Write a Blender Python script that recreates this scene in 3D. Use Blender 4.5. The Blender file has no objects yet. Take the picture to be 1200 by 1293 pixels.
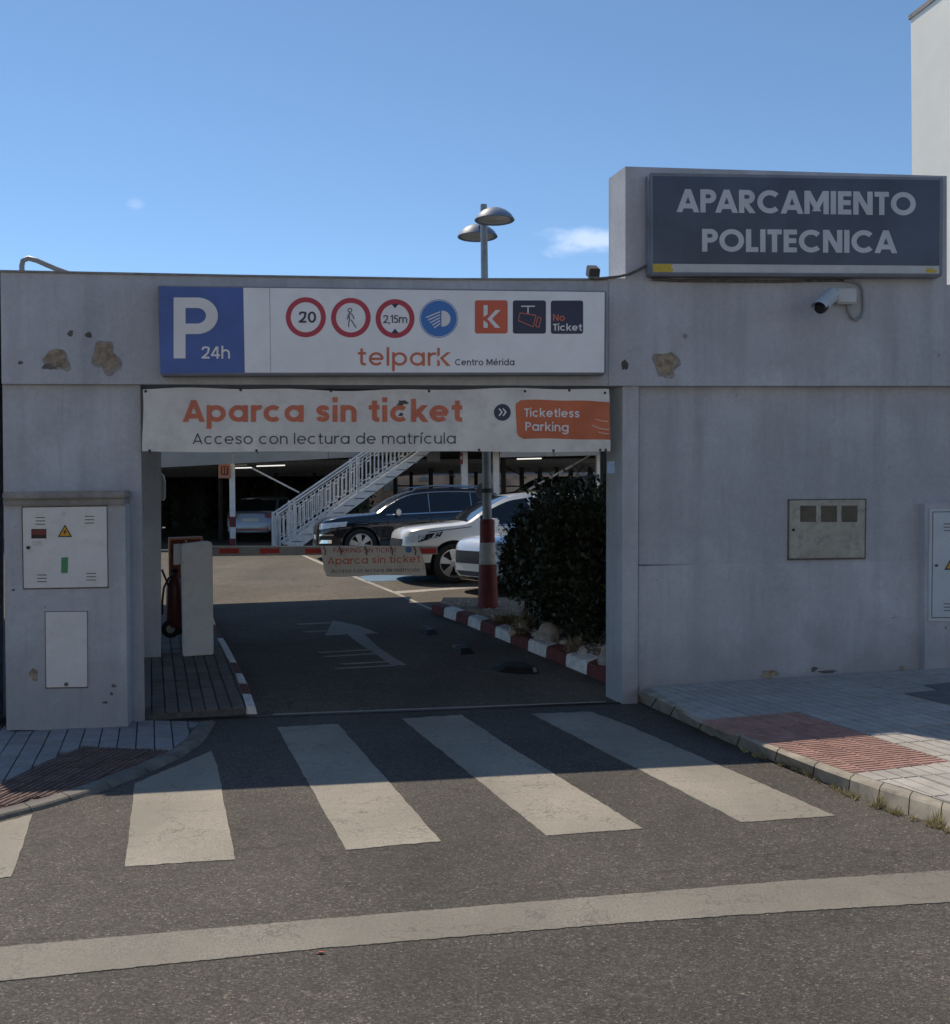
import bpy, bmesh, math, random
from mathutils import Vector, Matrix
from mathutils.bvhtree import BVHTree
random.seed(7)
R = math.radians
SC = bpy.context.scene
COL = SC.collection

# ------------------------------------------------------------------ camera
F = 1350.0                      # focal length in units of a 1200 px wide frame
CAM = Vector((0, 0, 1.64))
PITCH, ROLL = 0.0078, -0.011
ROT = Matrix.Rotation(math.pi/2 - PITCH, 3, 'X') @ Matrix.Rotation(ROLL, 3, 'Z')
cd = bpy.data.cameras.new('camera'); cam = bpy.data.objects.new('camera', cd); COL.objects.link(cam)
cd.sensor_fit = 'HORIZONTAL'; cd.sensor_width = 36; cd.lens = 36*F/1200
cd.clip_start = .05; cd.clip_end = 3000
cam.matrix_world = Matrix.Translation(CAM) @ ROT.to_4x4()
SC.camera = cam

def ray(px, py):
    return ROT @ Vector(((px-600)/F, (646.5-py)/F, -1))
class Plane:
    def __init__(s, n, p): s.n = Vector(n).normalized(); s.d = s.n.dot(Vector(p))
    def at(s, px, py):
        r = ray(px, py); return CAM + r*((s.d - s.n.dot(CAM))/s.n.dot(r))
    def up(s, h): q = Plane(s.n, (0, 0, 0)); q.d = s.d + h; return q
    def drop(s, v):             # vertical projection of a point on the plane
        return Vector((v.x, v.y, (s.d - s.n.x*v.x - s.n.y*v.y)/s.n.z))
Z = Vector((0, 0, 1))
WA = R(9.0)
U = Vector((math.cos(WA), math.sin(WA), 0))          # along the wall, to the right
NB = Vector((-math.sin(WA), math.cos(WA), 0))        # away from the street, square to the wall
r_ = ray(190, 638); DV = Vector((r_.x, r_.y, 0)).normalized()   # the way into the car park
n = ray(214, 672).cross(ray(1214, 656)); n = -n if n.z < 0 else n
n.normalize(); STREET = Plane(n, CAM - n*1.64)
T1, T2 = STREET.at(180, 911), STREET.at(787, 888)    # threshold line
fd = ray(190, 592).normalized()
n = (T2-T1).cross(fd); n = -n if n.z < 0 else n
FLOOR = Plane(n, T1)
WALLP = Plane(NB, STREET.at(787, 889))
def W(px, py, off=0.0):
    q = Plane(NB, (0, 0, 0)); q.d = WALLP.d - off; return q.at(px, py)

# ------------------------------------------------------------------ sun, sky, exposure
wt, sp = W(500, 349), STREET.at(500, 985)
SB = ((wt-sp).dot(NB))/(wt.z-sp.z); SA = 0.33
SUN = (U*(-SA) + NB*SB + Z).normalized()
EL = math.asin(SUN.z); AZ = math.atan2(SUN.x, SUN.y)
sd = bpy.data.lights.new('sun', 'SUN'); sun = bpy.data.objects.new('sun', sd); COL.objects.link(sun)
sd.energy = 2.85; sd.angle = R(.53); sd.color = (1, .87, .70)
sun.rotation_euler = SUN.to_track_quat('Z', 'Y').to_euler()
world = bpy.data.worlds.new('World'); SC.world = world; world.use_nodes = True
wn, wl = world.node_tree.nodes, world.node_tree.links
bg = wn['Background']; bg.inputs['Strength'].default_value = .13
sky = wn.new('ShaderNodeTexSky'); sky.sky_type = 'NISHITA'; sky.sun_disc = False
sky.sun_elevation = EL; sky.sun_rotation = AZ % (2*math.pi); sky.altitude = 220
sky.air_density = .7; sky.dust_density = 0; sky.ozone_density = 4
# two small fair-weather clouds low in the sky
tc = wn.new('ShaderNodeTexCoord')
def wnode(t, **k):
    o = wn.new(t)
    for a, b in k.items(): setattr(o, a, b)
    return o
tint = wnode('ShaderNodeMix', data_type='RGBA', blend_type='MULTIPLY'); tint.inputs[0].default_value = 1
wl.new(sky.outputs[0], tint.inputs[6]); tint.inputs[7].default_value = (.84, .88, .82, 1); prev = tint.outputs[2]
for (px, py, sx, sy, amt) in ((738, 304, 60, 18, .42), (172, 259, 11, 8, .12)):
    c = ray(px, py).normalized()
    sub = wnode('ShaderNodeVectorMath', operation='SUBTRACT'); wl.new(tc.outputs['Generated'], sub.inputs[0]); sub.inputs[1].default_value = c
    mp = wnode('ShaderNodeVectorMath', operation='MULTIPLY'); wl.new(sub.outputs[0], mp.inputs[0]); mp.inputs[1].default_value = (F/sx, F/sx, F/sy)
    ln = wnode('ShaderNodeVectorMath', operation='LENGTH'); wl.new(mp.outputs[0], ln.inputs[0])
    nz = wn.new('ShaderNodeTexNoise'); nz.inputs['Scale'].default_value = 34; nz.inputs['Detail'].default_value = 7
    mpp = wnode('ShaderNodeVectorMath', operation='MULTIPLY'); wl.new(tc.outputs['Generated'], mpp.inputs[0]); mpp.inputs[1].default_value = (1, 1, 2.2)
    wl.new(mpp.outputs[0], nz.inputs['Vector'])
    ad = wnode('ShaderNodeMath', operation='MULTIPLY_ADD'); wl.new(nz.outputs[0], ad.inputs[0]); ad.inputs[1].default_value = -1.9; ad.inputs[2].default_value = .95
    ad2 = wnode('ShaderNodeMath', operation='ADD'); wl.new(ln.outputs['Value'], ad2.inputs[0]); wl.new(ad.outputs[0], ad2.inputs[1])
    mr = wn.new('ShaderNodeMapRange'); mr.interpolation_type = 'SMOOTHSTEP'; wl.new(ad2.outputs[0], mr.inputs[0])
    mr.inputs[1].default_value = 1.15; mr.inputs[2].default_value = .1; mr.inputs[3].default_value = 0; mr.inputs[4].default_value = amt
    mx = wn.new('ShaderNodeMix'); mx.data_type = 'RGBA'; wl.new(mr.outputs[0], mx.inputs[0]); wl.new(prev, mx.inputs[6])
    mx.inputs[7].default_value = (6.2, 6.6, 7.6, 1); prev = mx.outputs[2]
wl.new(prev, bg.inputs[0])
SC.view_settings.view_transform = 'Standard'; SC.view_settings.look = 'None'
SC.view_settings.exposure = .5; SC.view_settings.gamma = 1
SC.view_settings.use_curve_mapping = False
SC.render.engine = 'CYCLES'

# ------------------------------------------------------------------ materials
MT = {}
def nodes(name):
    m = bpy.data.materials.new(name); m.use_nodes = True; MT[name] = m
    nt = m.node_tree; return m, nt.nodes, nt.links, nt.nodes['Principled BSDF']
def noise(N, L, co, scale, detail=4, rough=.6, sc3=None):
    v = co
    if sc3:
        mp = N.new('ShaderNodeMapping'); mp.inputs['Scale'].default_value = sc3; L.new(co, mp.inputs[0]); v = mp.outputs[0]
    t = N.new('ShaderNodeTexNoise'); t.inputs['Scale'].default_value = scale; t.inputs['Detail'].default_value = detail
    t.inputs['Roughness'].default_value = rough; L.new(v, t.inputs['Vector']); return t.outputs[0]
def ramp(N, L, src, stops):
    r = N.new('ShaderNodeValToRGB'); L.new(src, r.inputs[0]); e = r.color_ramp.elements
    while len(e) < len(stops): e.new(.5)
    for k, (p, c) in enumerate(stops):
        e[k].position = p; e[k].color = c if len(c) == 4 else (*c, 1)
    return r.outputs[0]
def mix(N, L, fac, a, b, mode='MIX'):
    m = N.new('ShaderNodeMix'); m.data_type = 'RGBA'; m.blend_type = mode
    for s, v in ((0, fac), (6, a), (7, b)):
        if hasattr(v, 'is_output') or hasattr(v, 'links'): L.new(v, m.inputs[s])
        else: m.inputs[s].default_value = v if s == 0 else (*v[:3], 1)
    return m.outputs[2]
def bump(N, L, b, src, strength, dist=.01, prev=None):
    bp = N.new('ShaderNodeBump'); bp.inputs['Strength'].default_value = strength; bp.inputs['Distance'].default_value = dist
    L.new(src, bp.inputs['Height'])
    if prev: L.new(prev, bp.inputs['Normal'])
    L.new(bp.outputs[0], b.inputs['Normal']); return bp.outputs[0]
def mat(name, col, rough=.7, metal=0, var=.12, scale=3, bs=60, bstr=.15, dirt=None, coat=0, spec=None, rnd=0):
    m, N, L, b = nodes(name)
    co = N.new('ShaderNodeTexCoord').outputs['Object']
    n1 = noise(N, L, co, scale, 5)
    dk = tuple(c*(1-var*1.6) for c in col); lt = tuple(min(1, c*(1+var)) for c in col)
    c = ramp(N, L, n1, [(.3, dk), (.7, lt)])
    if dirt:
        n2 = noise(N, L, co, scale*2.3, 8, .7)
        f = ramp(N, L, n2, [(.5, (0, 0, 0)), (.68, (dirt[1],)*3)])
        c = mix(N, L, f, c, dirt[0])
    if rnd:
        oi = N.new('ShaderNodeObjectInfo').outputs['Random']
        f = ramp(N, L, oi, [(0, (1-rnd,)*3), (1, (1+rnd*.6,)*3)])
        c = mix(N, L, 1.0, c, f, 'MULTIPLY')
    L.new(c, b.inputs['Base Color'])
    b.inputs['Roughness'].default_value = rough; b.inputs['Metallic'].default_value = metal
    b.inputs['Coat Weight'].default_value = coat
    if spec is not None: b.inputs['Specular IOR Level'].default_value = spec
    if bstr: bump(N, L, b, noise(N, L, co, bs, 4), bstr, .004)
    return m

def asphalt(name, base, speck, patch=None):
    m, N, L, b = nodes(name)
    co = N.new('ShaderNodeTexCoord').outputs['Object']
    big = noise(N, L, co, .55, 5)
    c = ramp(N, L, big, [(.3, tuple(x*.78 for x in base)), (.7, tuple(x*1.22 for x in base))])
    v = N.new('ShaderNodeTexVoronoi'); v.inputs['Scale'].default_value = 118; L.new(co, v.inputs['Vector'])
    sep = N.new('ShaderNodeSeparateColor'); L.new(v.outputs['Color'], sep.inputs[0])
    st = ramp(N, L, sep.outputs[0], [(0, (.5, .5, .5)), (.6, (.88, .87, .86)), (.88, (1.3, 1.27, 1.22)), (.97, (1.75, 1.7, 1.6)), (1, (3.0, 2.85, 2.6))])
    c = mix(N, L, .85, c, st, 'MULTIPLY')
    n2 = noise(N, L, co, 210, 3)
    c = mix(N, L, .8, c, ramp(N, L, n2, [(.36, (.5, .5, .5)), (.64, (1.45, 1.43, 1.4))]), 'MULTIPLY')
    n5 = noise(N, L, co, 9, 6, .7); c = mix(N, L, .5, c, ramp(N, L, n5, [(.35, (.78, .78, .78)), (.65, (1.2, 1.19, 1.17))]), 'MULTIPLY')
    # tar-dark tracks and stains
    n3 = noise(N, L, co, 1.7, 7, .7)
    c = mix(N, L, ramp(N, L, n3, [(.55, (0, 0, 0)), (.75, (.5, .5, .5))]), c, speck)
    n6 = noise(N, L, co, .8, 3, .5, (1, .12, 1))
    c = mix(N, L, .55, c, ramp(N, L, n6, [(.38, (.80, .80, .80)), (.62, (1.16, 1.15, 1.14))]), 'MULTIPLY')
    n7 = noise(N, L, co, 3.2, 3, .4)
    c = mix(N, L, ramp(N, L, n7, [(.70, (0, 0, 0)), (.76, (.45, .45, .45))]), c, (.03, .029, .028))
    # fine cracks
    vc = N.new('ShaderNodeTexVoronoi'); vc.feature = 'DISTANCE_TO_EDGE'; vc.inputs['Scale'].default_value = .8
    wv = N.new('ShaderNodeVectorMath'); wv.operation = 'MULTIPLY_ADD'; nn = N.new('ShaderNodeTexNoise'); nn.inputs['Scale'].default_value = 2.2; nn.inputs['Detail'].default_value = 6
    L.new(co, nn.inputs['Vector']); L.new(nn.outputs['Color'], wv.inputs[0]); wv.inputs[1].default_value = (.9, .9, .9); L.new(co, wv.inputs[2])
    L.new(wv.outputs[0], vc.inputs['Vector'])
    cr = ramp(N, L, vc.outputs['Distance'], [(0, (.55, .55, .55)), (.006, (0, 0, 0))])
    c = mix(N, L, cr, c, (.02, .02, .02))
    L.new(c, b.inputs['Base Color']); b.inputs['Roughness'].default_value = .88
    b.inputs['Specular IOR Level'].default_value = .35
    p = bump(N, L, b, v.outputs['Distance'], .55, .006)
    bump(N, L, b, n2, .3, .004, p)
    return m
asphalt('asphalt', (.097, .091, .085), (.056, .053, .050))
asphalt('asphalt_old', (.125, .112, .095), (.085, .075, .062))

def paint_mark(name, col, under, wear=.5):
    m, N, L, b = nodes(name)
    co = N.new('ShaderNodeTexCoord').outputs['Object']
    c = ramp(N, L, noise(N, L, co, 1.3, 6), [(.3, tuple(x*.66 for x in col)), (.7, tuple(x*1.1 for x in col))])
    n2 = noise(N, L, co, 75, 6, .8)
    c = mix(N, L, ramp(N, L, n2, [(.47, (0, 0, 0)), (.66, (wear*1.1,)*3)]), c, under)
    n4 = noise(N, L, co, 5, 8, .75, (1, 3, 1))
    c = mix(N, L, ramp(N, L, n4, [(.5, (0, 0, 0)), (.7, (wear,)*3)]), c, tuple(.5*a+.5*b_ for a, b_ in zip(col, under)))
    agg = ramp(N, L, noise(N, L, co, 170, 4, .8), [(.47, (0, 0, 0)), (.54, (.9, .9, .9))])
    wm = ramp(N, L, noise(N, L, co, 2.6, 7, .75), [(.42, (.12, .12, .12)), (.66, (wear*1.5,)*3)])
    c = mix(N, L, mix(N, L, 1.0, agg, wm, 'MULTIPLY'), c, under)
    tr = ramp(N, L, noise(N, L, co, 1.1, 4, .6, (1, .25, 1)), [(.46, (0, 0, 0)), (.62, (.6, .6, .6))])
    c = mix(N, L, tr, c, tuple(.45*a_+.2*b_ for a_, b_ in zip(col, under)))
    v = N.new('ShaderNodeTexVoronoi'); v.feature = 'DISTANCE_TO_EDGE'; v.inputs['Scale'].default_value = 2.1
    wv = N.new('ShaderNodeVectorMath'); wv.operation = 'MULTIPLY_ADD'; nn = N.new('ShaderNodeTexNoise'); nn.inputs['Scale'].default_value = 6; nn.inputs['Detail'].default_value = 6
    L.new(co, nn.inputs['Vector']); L.new(nn.outputs['Color'], wv.inputs[0]); wv.inputs[1].default_value = (.5, .5, .5); L.new(co, wv.inputs[2])
    L.new(wv.outputs[0], v.inputs['Vector'])
    gate = ramp(N, L, noise(N, L, co, 1.1, 2), [(.38, (0, 0, 0)), (.5, (1, 1, 1))])
    cr = ramp(N, L, v.outputs['Distance'], [(0, (.85, .85, .85)), (.014, (0, 0, 0))])
    cr = mix(N, L, 1.0, cr, gate, 'MULTIPLY')
    c = mix(N, L, cr, c, under)
    L.new(c, b.inputs['Base Color']); b.inputs['Roughness'].default_value = .75
    p = bump(N, L, b, n2, .5, .004); bump(N, L, b, v.outputs['Distance'], .15, .01, p)
    return m
paint_mark('road_paint', (.43, .395, .33), (.10, .095, .088), .55)
paint_mark('line_paint', (.31, .29, .245), (.10, .095, .088), .7)
paint_mark('faded_paint', (.46, .45, .43), (.085, .085, .085), .75)
paint_mark('blue_paint', (.10, .26, .42), (.11, .10, .09), .3)
paint_mark('bay_paint', (.5, .47, .4), (.11, .10, .09), .5)

def wallmat(name, col):
    m, N, L, b = nodes(name)
    co = N.new('ShaderNodeTexCoord').outputs['Object']
    c = ramp(N, L, noise(N, L, co, .9, 6, .6), [(.3, tuple(x*.80 for x in col)), (.7, tuple(x*1.12 for x in col))])
    stv = noise(N, L, co, 1.0, 4, .6, (4.5, 4.5, .35))
    c = mix(N, L, ramp(N, L, stv, [(.48, (0, 0, 0)), (.68, (.42, .42, .42))]), c, tuple(x*.66 for x in col))
    stv2 = noise(N, L, co, 1.0, 6, .7, (14, 14, .9))
    c = mix(N, L, ramp(N, L, stv2, [(.54, (0, 0, 0)), (.74, (.4, .4, .4))]), c, tuple(x*.6 for x in col))
    fine = noise(N, L, co, 26, 8, .75)
    c = mix(N, L, .35, c, ramp(N, L, fine, [(.3, (.7, .7, .7)), (.7, (1.25, 1.24, 1.22))]), 'MULTIPLY')
    spots = noise(N, L, co, 7.5, 3, .5)
    c = mix(N, L, ramp(N, L, spots, [(.74, (0, 0, 0)), (.78, (.6, .6, .6))]), c, (.11, .10, .095))
    blot = noise(N, L, co, 1.7, 9, .72)
    c = mix(N, L, ramp(N, L, blot, [(.52, (0, 0, 0)), (.60, (.28, .28, .28)), (.7, (.5, .5, .5))]), c, tuple(x*.72 for x in col))
    # splash dirt with its own ragged outline near the ground
    sx = N.new('ShaderNodeSeparateXYZ'); geo = N.new('ShaderNodeNewGeometry'); L.new(geo.outputs['Position'], sx.inputs[0])
    ad = N.new('ShaderNodeMath'); ad.operation = 'MULTIPLY_ADD'; L.new(noise(N, L, co, 2.6, 8, .7), ad.inputs[0]); ad.inputs[1].default_value = -1.5; L.new(sx.outputs[2], ad.inputs[2])
    fr = N.new('ShaderNodeMapRange'); L.new(ad.outputs[0], fr.inputs[0]); fr.inputs[1].default_value = -.15; fr.inputs[2].default_value = -.75; fr.inputs[3].default_value = 0; fr.inputs[4].default_value = .55
    c = mix(N, L, fr.outputs[0], c, tuple(x*.55 for x in col))
    L.new(c, b.inputs['Base Color']); b.inputs['Roughness'].default_value = .92
    p = bump(N, L, b, noise(N, L, co, 120, 5), .45, .004); bump(N, L, b, fine, .3, .01, p)
    return m
wallmat('wall_render', (.50, .52, .57))
wallmat('wall_render_warm', (.47, .495, .545))
mat('mortar', (.34, .28, .21), .95, var=.3, scale=18, bstr=.6, bs=70)
mat('patch_dark', (.14, .13, .125), .95, var=.3, scale=18)
mat('cap_stone', (.30, .29, .285), .9, var=.2, scale=6, dirt=((.12, .12, .12), .5))
mat('sign_blue', (.055, .13, .42), .35, var=.12, scale=2.5, bstr=.03)
mat('sign_white', (.88, .90, .94), .35, var=.04, scale=2, bstr=.03, dirt=((.74, .73, .74), .35))
mat('sign_navy', (.066, .088, .135), .3, var=.2, scale=1.6, bstr=.03, dirt=((.09, .11, .17), .4))
mat('sign_frame', (.20, .22, .27), .45, var=.15)
mat('letter_white', (.80, .80, .82), .4, var=.05)
mat('letter_worn', (.58, .61, .65), .5, var=.08)
mat('letter_navy', (.035, .045, .09), .5, var=.1)
mat('letter_coral', (.62, .17, .10), .5, var=.08)
mat('sign_red', (.50, .05, .09), .45, var=.06)
mat('icon_orange', (.66, .13, .075), .45, var=.05)
mat('icon_blue', (.04, .20, .58), .4, var=.05)
mat('strip_white', (.55, .57, .58), .5, var=.08, scale=8)
mat('strip_yellow', (.62, .45, .05), .5, var=.15, scale=12)
mat('banner_cloth', (.76, .74, .71), .75, var=.09, scale=2.2, bs=14, bstr=.25, dirt=((.52, .50, .46), .5))
mat('banner_orange', (.62, .17, .08), .7, var=.12, scale=3, bs=14, bstr=.25)
mat('cabinet_grey', (.70, .71, .72), .45, var=.06, scale=3, dirt=((.52, .51, .49), .4))
mat('door_grey', (.52, .58, .64), .45, var=.06, scale=3)
mat('meter_polyester', (.40, .395, .34), .65, var=.14, scale=7, dirt=((.16, .155, .14), .55))
mat('meter_glass', (.07, .065, .055), .3, var=.25, scale=9)
mat('black', (.012, .012, .013), .5, var=.1)
mat('rubber', (.016, .016, .017), .7, var=.3, scale=20, bstr=.4)
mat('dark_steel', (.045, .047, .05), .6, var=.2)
mat('galvanised', (.30, .32, .34), .5, .3, var=.12, scale=8)
mat('white_steel', (.78, .78, .76), .45, var=.07, scale=6, dirt=((.4, .37, .32), .35))
mat('white_plastic', (.55, .57, .58), .4, var=.05)
mat('fascia_panel', (.36, .34, .31), .7, var=.08, scale=1.5)
mat('red_paint', (.20, .03, .028), .6, var=.25, scale=6, dirt=((.16, .03, .03), .5))
mat('red_bright', (.55, .03, .03), .5, var=.12, scale=9)
mat('white_paint', (.62, .62, .60), .7, var=.12, scale=7, dirt=((.33, .32, .30), .6))
mat('kerb_white', (.80, .80, .80), .8, var=.12, scale=7, dirt=((.3, .29, .28), .6), bstr=.35)
mat('kerb_red', (.16, .04, .034), .85, var=.2, scale=7, dirt=((.14, .06, .055), .6), bstr=.35)
mat('kerb_stone_shaded', (.17, .16, .145), .9, var=.25, scale=5, dirt=((.10, .095, .085), .6), bstr=.5, bs=45)  # darker kerb_stone for the left run, its shade put into the colour
mat('kerb_stone', (.33, .30, .25), .9, var=.22, scale=5, dirt=((.15, .14, .12), .6), bstr=.5, bs=45)
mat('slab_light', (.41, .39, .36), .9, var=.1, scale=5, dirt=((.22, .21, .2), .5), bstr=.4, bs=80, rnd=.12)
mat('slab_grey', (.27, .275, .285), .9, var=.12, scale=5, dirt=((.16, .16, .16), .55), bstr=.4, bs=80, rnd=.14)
mat('slab_brown', (.15, .135, .125), .92, var=.16, scale=5, dirt=((.09, .09, .075), .6), bstr=.4, bs=80, rnd=.16)
mat('slab_dark', (.13, .13, .135), .92, var=.15, scale=5, bstr=.4, rnd=.12)
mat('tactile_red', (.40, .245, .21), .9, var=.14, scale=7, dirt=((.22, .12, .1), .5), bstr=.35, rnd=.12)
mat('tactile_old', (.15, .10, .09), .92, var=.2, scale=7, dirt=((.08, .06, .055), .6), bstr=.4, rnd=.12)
mat('joint', (.11, .105, .10), .95, var=.2, scale=20)
mat('soil', (.33, .26, .18), .97, var=.35, scale=9, bs=40, bstr=.9, dirt=((.16, .13, .09), .6))
mat('rock', (.48, .45, .42), .92, var=.25, scale=9, bs=30, bstr=.8)
mat('dry_plant', (.36, .31, .22), .9, var=.3, scale=15, bstr=0)
mat('weed', (.46, .40, .22), .9, var=.3, scale=25, bstr=0)
mat('leaf', (.028, .042, .018), .5, var=.5, scale=5, bstr=0)
mat('leaf_pale', (.065, .09, .04), .55, var=.35, scale=7, bstr=0)
mat('bark', (.07, .055, .04), .9, var=.2, scale=8)
mat('white_render', (.88, .86, .80), .9, var=.03, scale=1, bstr=.2)
mat('tan_wall', (.62, .38, .24), .9, var=.3, scale=.6, dirt=((.30, .20, .15), .7))
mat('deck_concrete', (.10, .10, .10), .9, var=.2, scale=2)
mat('facade_cream', (.72, .64, .50), .9, var=.06, scale=.8, bstr=.2)
mat('tile_grey', (.3, .28, .25), .9, var=.2)
mat('car_black', (.012, .016, .026), .18, .4, var=.02, bstr=0, coat=1)
mat('car_white', (.82, .81, .78), .28, var=.01, bstr=0, coat=1)
mat('car_silver', (.62, .67, .74), .28, .2, var=.01, bstr=0, coat=1)
mat('car_bluegrey', (.20, .26, .36), .3, .3, var=.02, bstr=0, coat=1)
mat('car_dark', (.03, .032, .036), .25, .3, var=.02, bstr=0, coat=1)
mat('car_glass', (.010, .014, .018), .06, var=.02, bstr=0, spec=.8)
mat('car_trim', (.012, .012, .014), .6, var=.1, bstr=0)
mat('chrome', (.75, .75, .76), .15, 1, var=.02, bstr=0)
mat('lamp_glass', (.80, .82, .84), .15, 0, var=.12, scale=12, bstr=0, coat=1)
mat('tail_red', (.22, .012, .015), .2, var=.05, bstr=0, coat=1)
mat('tyre', (.018, .018, .019), .8, var=.2, scale=20)
mat('alloy', (.48, .49, .50), .3, .7, var=.05, bstr=0)
mat('plate', (.62, .63, .62), .4, var=.03, bstr=0)
mat('plate_blue', (.03, .08, .4), .4, bstr=0)
mat('lamp_blue', (.16, .22, .32), .5, var=.12)
mat('lamp_inner', (.45, .45, .43), .3, var=.05)
mat('sticker_green', (.06, .27, .12), .5, var=.1)
mat('sticker_yellow', (.75, .38, .03), .5, var=.08)
mat('sticker_red', (.20, .03, .035), .5, var=.3, scale=40)
mat('sticker_blue', (.30, .42, .58), .5, var=.1, scale=30)
mat('orange_metal', (.36, .085, .035), .5, var=.12, scale=6)
mat('orange_trim', (.50, .25, .15), .5, var=.1)
mat('exting_red', (.12, .03, .028), .4, var=.15, scale=5)
mat('seat_fabric', (.3, .06, .05), .9)
m, N, L, b = nodes('tube_light'); b.inputs['Emission Color'].default_value = (1, .97, .9, 1); b.inputs['Emission Strength'].default_value = .7

# ------------------------------------------------------------------ mesh helpers
class MB:
    def __init__(s): s.v, s.f, s.m = [], [], []
    def add(s, vs, fs, mi=0):
        o = len(s.v); s.v += [Vector(v) for v in vs]; s.f += [tuple(i+o for i in f) for f in fs]; s.m += [mi]*len(fs); return s
    def hexa(s, q, ext, mi=0):          # quad q (4 points) extruded by vector ext
        return s.prism(q, ext, mi)
    def prism(s, poly, ext, mi=0):
        n = len(poly); a = [Vector(p) for p in poly]; e = Vector(ext)
        nrm = Vector((0, 0, 0))
        for i in range(n): nrm += a[i].cross(a[(i+1) % n])
        if nrm.dot(e) > 0: a.reverse()
        return s.add(a + [p+e for p in a], [tuple(range(n)), tuple(range(2*n-1, n-1, -1))] + [(i, i+n, (i+1) % n+n, (i+1) % n) for i in range(n)], mi)
    def box(s, c, ax, ay, az, mi=0):    # centre and three half-axis vectors
        c = Vector(c); ax, ay, az = Vector(ax), Vector(ay), Vector(az)
        return s.prism([c-ax-ay-az, c+ax-ay-az, c+ax+ay-az, c-ax+ay-az], az*2, mi)
    def bx(s, x0, x1, y0, y1, z0, z1, mi=0):
        return s.prism([(x0, y0, z0), (x1, y0, z0), (x1, y1, z0), (x0, y1, z0)], (0, 0, z1-z0), mi)
    def tube(s, path, r, n=8, mi=0, cap=True):
        path = [Vector(p) for p in path]; rs = r if isinstance(r, (list, tuple)) else [r]*len(path)
        o = []; pn = None
        for i, p in enumerate(path):
            t = (path[min(i+1, len(path)-1)] - path[max(i-1, 0)]).normalized()
            a = t.cross(Z if abs(t.z) < .95 else Vector((1, 0, 0))).normalized() if pn is None else (pn - t*pn.dot(t)).normalized()
            pn = a; b2 = t.cross(a)
            o.append([p + (a*math.cos(2*math.pi*k/n) + b2*math.sin(2*math.pi*k/n))*rs[i] for k in range(n)])
        vs = [v for ring in o for v in ring]; fs = []
        for i in range(len(o)-1):
            for k in range(n): fs.append((i*n+k, i*n+(k+1) % n, (i+1)*n+(k+1) % n, (i+1)*n+k))
        if cap: fs += [tuple(range(n-1, -1, -1)), tuple((len(o)-1)*n+k for k in range(n))]
        return s.add(vs, fs, mi)
    def lathe(s, c, axis, prof, n=24, mi=0, cap=True):   # prof: (distance along axis, radius)
        axis = Vector(axis).normalized(); a = axis.cross(Z if abs(axis.z) < .9 else Vector((1, 0, 0))).normalized(); b2 = axis.cross(a); c = Vector(c)
        vs = [c + axis*h + (a*math.cos(2*math.pi*k/n)+b2*math.sin(2*math.pi*k/n))*r for h, r in prof for k in range(n)]
        fs = [(i*n+k, i*n+(k+1) % n, (i+1)*n+(k+1) % n, (i+1)*n+k) for i in range(len(prof)-1) for k in range(n)]
        if cap: fs += [tuple(range(n-1, -1, -1)), tuple((len(prof)-1)*n+k for k in range(n))]
        return s.add(vs, fs, mi)
    def build(s, name, mats, parent=None, smooth=False, kind=None, label=None, local=False, sharp=40):
        if isinstance(mats, str): mats = [mats]
        o0 = Vector((0, 0, 0))
        if parent is not None and not local:
            p = parent
            while p is not None: o0 += p.location; p = p.parent
        me = bpy.data.meshes.new(name); me.from_pydata([tuple(v-o0) for v in s.v], [], s.f)
        for x in mats: me.materials.append(MT[x])
        me.polygons.foreach_set('material_index', s.m)
        if smooth:
            me.shade_smooth(); me.set_sharp_from_angle(angle=R(sharp))
        me.update()
        o = bpy.data.objects.new(name, me); COL.objects.link(o)
        if parent is not None: o.parent = parent
        if kind: o['kind'] = kind
        if label: o['label'] = label
        return o
def tag(o, label, cat, group=None):
    o['label'] = label; o['category'] = cat
    if group: o['group'] = group
    return o
def thing(name, label, cat, loc, group=None):
    o = bpy.data.objects.new(name, None); COL.objects.link(o); o.location = loc; o.empty_display_size = .2
    return tag(o, label, cat, group)
def struct(name, mb, mats, parent=None, **k):
    return mb.build(name, mats, parent, kind=None if parent else 'structure', **k)
def wq(pts, off): return [W(x, y, off) for x, y in pts]
def rect(x0, y0, x1, y1): return [(x0, y0), (x1, y0), (x1, y1), (x0, y1)]
def bevel(o, w=.01, seg=2):
    bm = bmesh.new(); bm.from_mesh(o.data)
    bmesh.ops.bevel(bm, geom=[e for e in bm.edges if len(e.link_faces) == 2 and e.calc_face_angle(0) > R(30)], offset=w, segments=seg, affect='EDGES', clamp_overlap=True)
    bm.to_mesh(o.data); bm.free(); o.data.shade_smooth(); o.data.set_sharp_from_angle(angle=R(50)); return o
def clip_poly(sub, clipc):              # Sutherland-Hodgman, 2D; clipc convex CCW
    out = sub
    for i in range(len(clipc)):
        a, b2 = clipc[i], clipc[(i+1) % len(clipc)]; inp, out = out, []
        if not inp: break
        def side(p): return (b2[0]-a[0])*(p[1]-a[1]) - (b2[1]-a[1])*(p[0]-a[0])
        for j in range(len(inp)):
            p, q = inp[j-1], inp[j]; sp_, sq = side(p), side(q)
            if (sp_ >= 0) != (sq >= 0):
                t = sp_/(sp_-sq); out.append((p[0]+(q[0]-p[0])*t, p[1]+(q[1]-p[1])*t))
            if sq >= 0: out.append(q)
    return out
def area2(p): return .5*sum(p[i-1][0]*p[i][1]-p[i][0]*p[i-1][1] for i in range(len(p)))
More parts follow.
